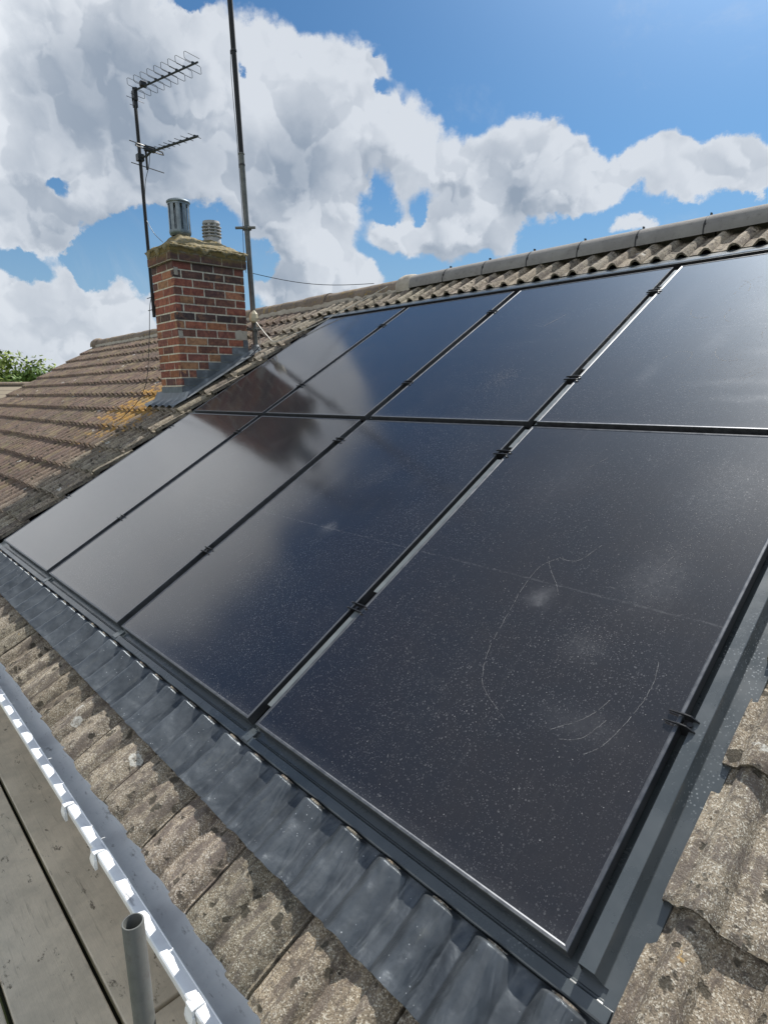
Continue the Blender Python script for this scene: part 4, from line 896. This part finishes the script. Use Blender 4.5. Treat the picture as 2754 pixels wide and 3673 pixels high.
q_.lathe([(.075, 1.45), (.06, 1.50), (.045, 1.54), (.032, 1.56)], P0.x, P0.y, 14); put(q_, 'flashing_collar', M['lead'], tp, tuple(P0))
# beige box on the pole
bx = MB(); c0 = PP(.335)+Vector((.075, -.045, 0))
pr = [(.0, .078), (.036, .04), (.043, .0), (.040, -.035), (.018, -.052), (0, -.052)]
bx.lathe([(r*1.1, z) for r, z in pr], 0, 0, 6); bx.v = [tuple(Matrix.Rotation(R_(12), 3, 'Y') @ Vector(p)+c0) for p in bx.v]; bx.box(-.05, .0, -.01, .01, -.02, .02, M=Tm(*(c0+Vector((-.01, .02, 0)))))
tag(bx.build('junction_box', M['beige'], None), 'small weathered beige faceted box fixed to the tall pole', 'box')
cw = MB(); L = [tuple(c0+Vector((.03, .01, -.05)))]+[tuple(RP(*q2)) for q2 in [(-.42, 3.15, .10), (-.30, 3.14, .03), (-.12, 3.30, .03), (.02, 3.50, .02), (.14, 3.72, .03), (.30, 3.95, .04), (.50, 4.14, .07)]]
cw.tube(arc3(L), .0045, 6); tag(cw.build('cable', M['cable_w'], None), 'white cable looping from the beige box up over the tiles to the ridge', 'cable')
cw = MB(); L = [tuple(c0+Vector((.01, 0, -.05)))]+[tuple(RP(*q2)) for q2 in [(-.50, 3.10, .10), (-.44, 3.02, .05), (-.45, 2.90, .02), (-.50, 2.84, .02)]]
cw.tube(arc3(L), .004, 6); tag(cw.build('cable', M['plastic_black'], None), 'black cable dropping from the beige box to the tiles', 'cable')
cw = MB(); a_ = PP(.80); b2 = Vector((.13, RY-.02, RZ+.075))
cw.tube([a_.lerp(b2, i/12)-up3*.06*math.sin(math.pi*i/12) for i in range(13)], .0035, 5); tag(cw.build('wire', M['steel_dark'], None), 'thin wire strung from the tall pole to the ridge', 'wire')

# ================================================================ scaffold
ZS = -.80
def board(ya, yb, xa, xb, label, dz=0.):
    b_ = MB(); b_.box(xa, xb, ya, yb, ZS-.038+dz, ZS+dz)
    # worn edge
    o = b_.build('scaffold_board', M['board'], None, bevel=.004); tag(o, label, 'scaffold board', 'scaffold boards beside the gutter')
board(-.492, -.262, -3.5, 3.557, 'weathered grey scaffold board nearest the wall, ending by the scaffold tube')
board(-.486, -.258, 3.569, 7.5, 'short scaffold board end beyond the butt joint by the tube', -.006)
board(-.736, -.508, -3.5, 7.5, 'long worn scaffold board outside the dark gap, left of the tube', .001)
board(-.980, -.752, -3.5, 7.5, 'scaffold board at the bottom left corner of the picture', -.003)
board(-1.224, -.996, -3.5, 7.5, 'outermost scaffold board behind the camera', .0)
st = MB(); tx, ty, tz = 3.923, -.5475, -.107
st.lathe([(.02415, -5.2), (.02415, -.0012+tz), (.0232, tz), (.0208, tz), (.0202, -.0012+tz), (.0202, -1.2)], tx, ty, 28)
put(st, 'scaffold_tube', M['steel_pole'], None, (0, 0, 0), ang=40)['label'] = 'upright galvanised scaffold tube with an open top beside the white gutter'
bpy.data.objects['scaffold_tube']['category'] = 'scaffold tube'
for yy in (-.475, -.715):  # tubes added below the boards so the gaps look black
    s = MB(); s.tube([(-3.5, yy, ZS-.118), (7.5, yy, ZS-.118)], .024, 12); tag(s.build('gap_dark_tube', M['gap_black'], None, ang=40), 'black tube added under the boards to keep the gap between them dark, %s' % ('nearer the wall' if yy > -.6 else 'farther from the wall'), 'scaffold tube')

# ================================================================ beyond the roof
nh = empty('neighbour_house', Tm(-22.5, 7.4, 0), 'distant house with a plain brown roof beside the tree', 'house')
rz, re = 1.44, -1.3
n = MB(); xl, xr_, yl, yr = -4.2, 4.2, -7.2, 1.4
n.add([(xl, yl, re), (xr_, yl, re), (xr_, yr, re), (xl, yr, re), (0, yl+.0, rz), (0, yr-2.6, rz), (xl, yl, re-.15), (xr_, yl, re-.15), (xr_, yr, re-.15), (xl, yr, re-.15)],
      [(0, 4, 5, 3), (1, 2, 5, 4), (2, 3, 5), (0, 1, 4), (6, 7, 1, 0), (7, 8, 2, 1), (8, 9, 3, 2), (9, 6, 0, 3), (9, 8, 7, 6)])
m, t, b = mat('far_roof_tile'); p = ocoord(t); z_ = t.sep(p)[2]
c = t.mix(t.noise(p, 3, 6, .7), (.17, .14, .10), (.27, .23, .17)); c = t.mix(t.m('MULTIPLY', t.ss(t.m('SINE', t.m('MULTIPLY', z_, 42)), .6, .95), .5), c, (.08, .065, .05))
bset(t, b, col=c, rough=.9); n.build('roof', m, nh)
n = MB(); n.tube([(0, yl, rz+.03), (0, yr-2.6, rz+.03)], .09, 8); n.build('ridge', M['ridge_old'], nh)
n = MB(); n.box(xl+.4, xr_-.4, yl+.3, yr-.4, -5.3, re-.02); n.build('wall', M['brick_wall'], nh)
for yy in (-5., -2.2):
    n = MB(); n.box(xr_-.42, xr_-.36, yy, yy+1.3, -3.2, -2.0); n.build('window', M['white_paint'], nh)
def tree(cx, cy, top, rad, label, seed, leaf=.16, cnt=5200):
    random.seed(seed); e = empty('tree', Tm(cx, cy, -5.2), label, 'tree', 'trees beyond the roof')
    H = top+5.2; tr = MB(); tr.tube([(0, 0, 0), (.1, .05, H*.25), (0, .1, H*.55)], [rad*.13, rad*.09, rad*.05], 9)
    for k in range(9):
        a = random.random()*6.28; z0_ = H*random.uniform(.25, .5); tr.tube([(0, 0, z0_), (rad*.35*math.cos(a), rad*.35*math.sin(a), z0_+rad*.4), (rad*.65*math.cos(a), rad*.65*math.sin(a), z0_+rad*.8)], [rad*.05, rad*.03, rad*.012], 6)
    tr.build('trunk', M['bark'], e)
    cr = MB(); cl3 = []
    for k in range(70):
        a = random.random()*6.28; ph = math.acos(random.uniform(-.55, 1)); rr = rad*random.uniform(.45, .88)
        cl3.append((Vector((rr*math.sin(ph)*math.cos(a), rr*math.sin(ph)*math.sin(a), H-rad*1.02+rr*1.02*math.cos(ph)-rad*.08)), rad*random.uniform(.16, .34), random.random()))
    for k in range(cnt):
        c0, r, sh = random.choice(cl3); d = Vector((random.gauss(0, 1), random.gauss(0, 1), random.gauss(0, 1))).normalized()*r*random.uniform(.6, 1.05)
        p0 = c0+d; nn = (d.normalized()+Vector((random.gauss(0, .5), random.gauss(0, .5), random.gauss(.2, .5)))).normalized()
        a_ = nn.orthogonal().normalized(); b2 = nn.cross(a_); an = random.random()*6.28; a_, b2 = a_*math.cos(an)+b2*math.sin(an), b2*math.cos(an)-a_*math.sin(an)
        s_ = leaf*random.uniform(.6, 1.4); k2 = random.uniform(.75, 1.25)
        base = (.17, .22, .045) if sh > .35 else (.09, .15, .03)
        cr.add([p0-a_*s_, p0-b2*s_*.5, p0+a_*s_, p0+b2*s_*.5], [(0, 1, 2, 3)], tuple(c_*k2 for c_ in base))
    cr.build('crown', M['leaf'], e)
tree(-32.2, 6.6, 3.75, 2.95, 'round green leafy tree beyond the roof at the left edge', 3, .12, 14000)
tree(-41.5, 12.6, 2.6, 2.4, 'smaller distant tree just showing past the roof verge', 4, .2, 3000)
tree(-37.0, 7.0, 1.9, 2.6, 'lower tree standing behind the round tree at the left edge', 6, .2, 3000)
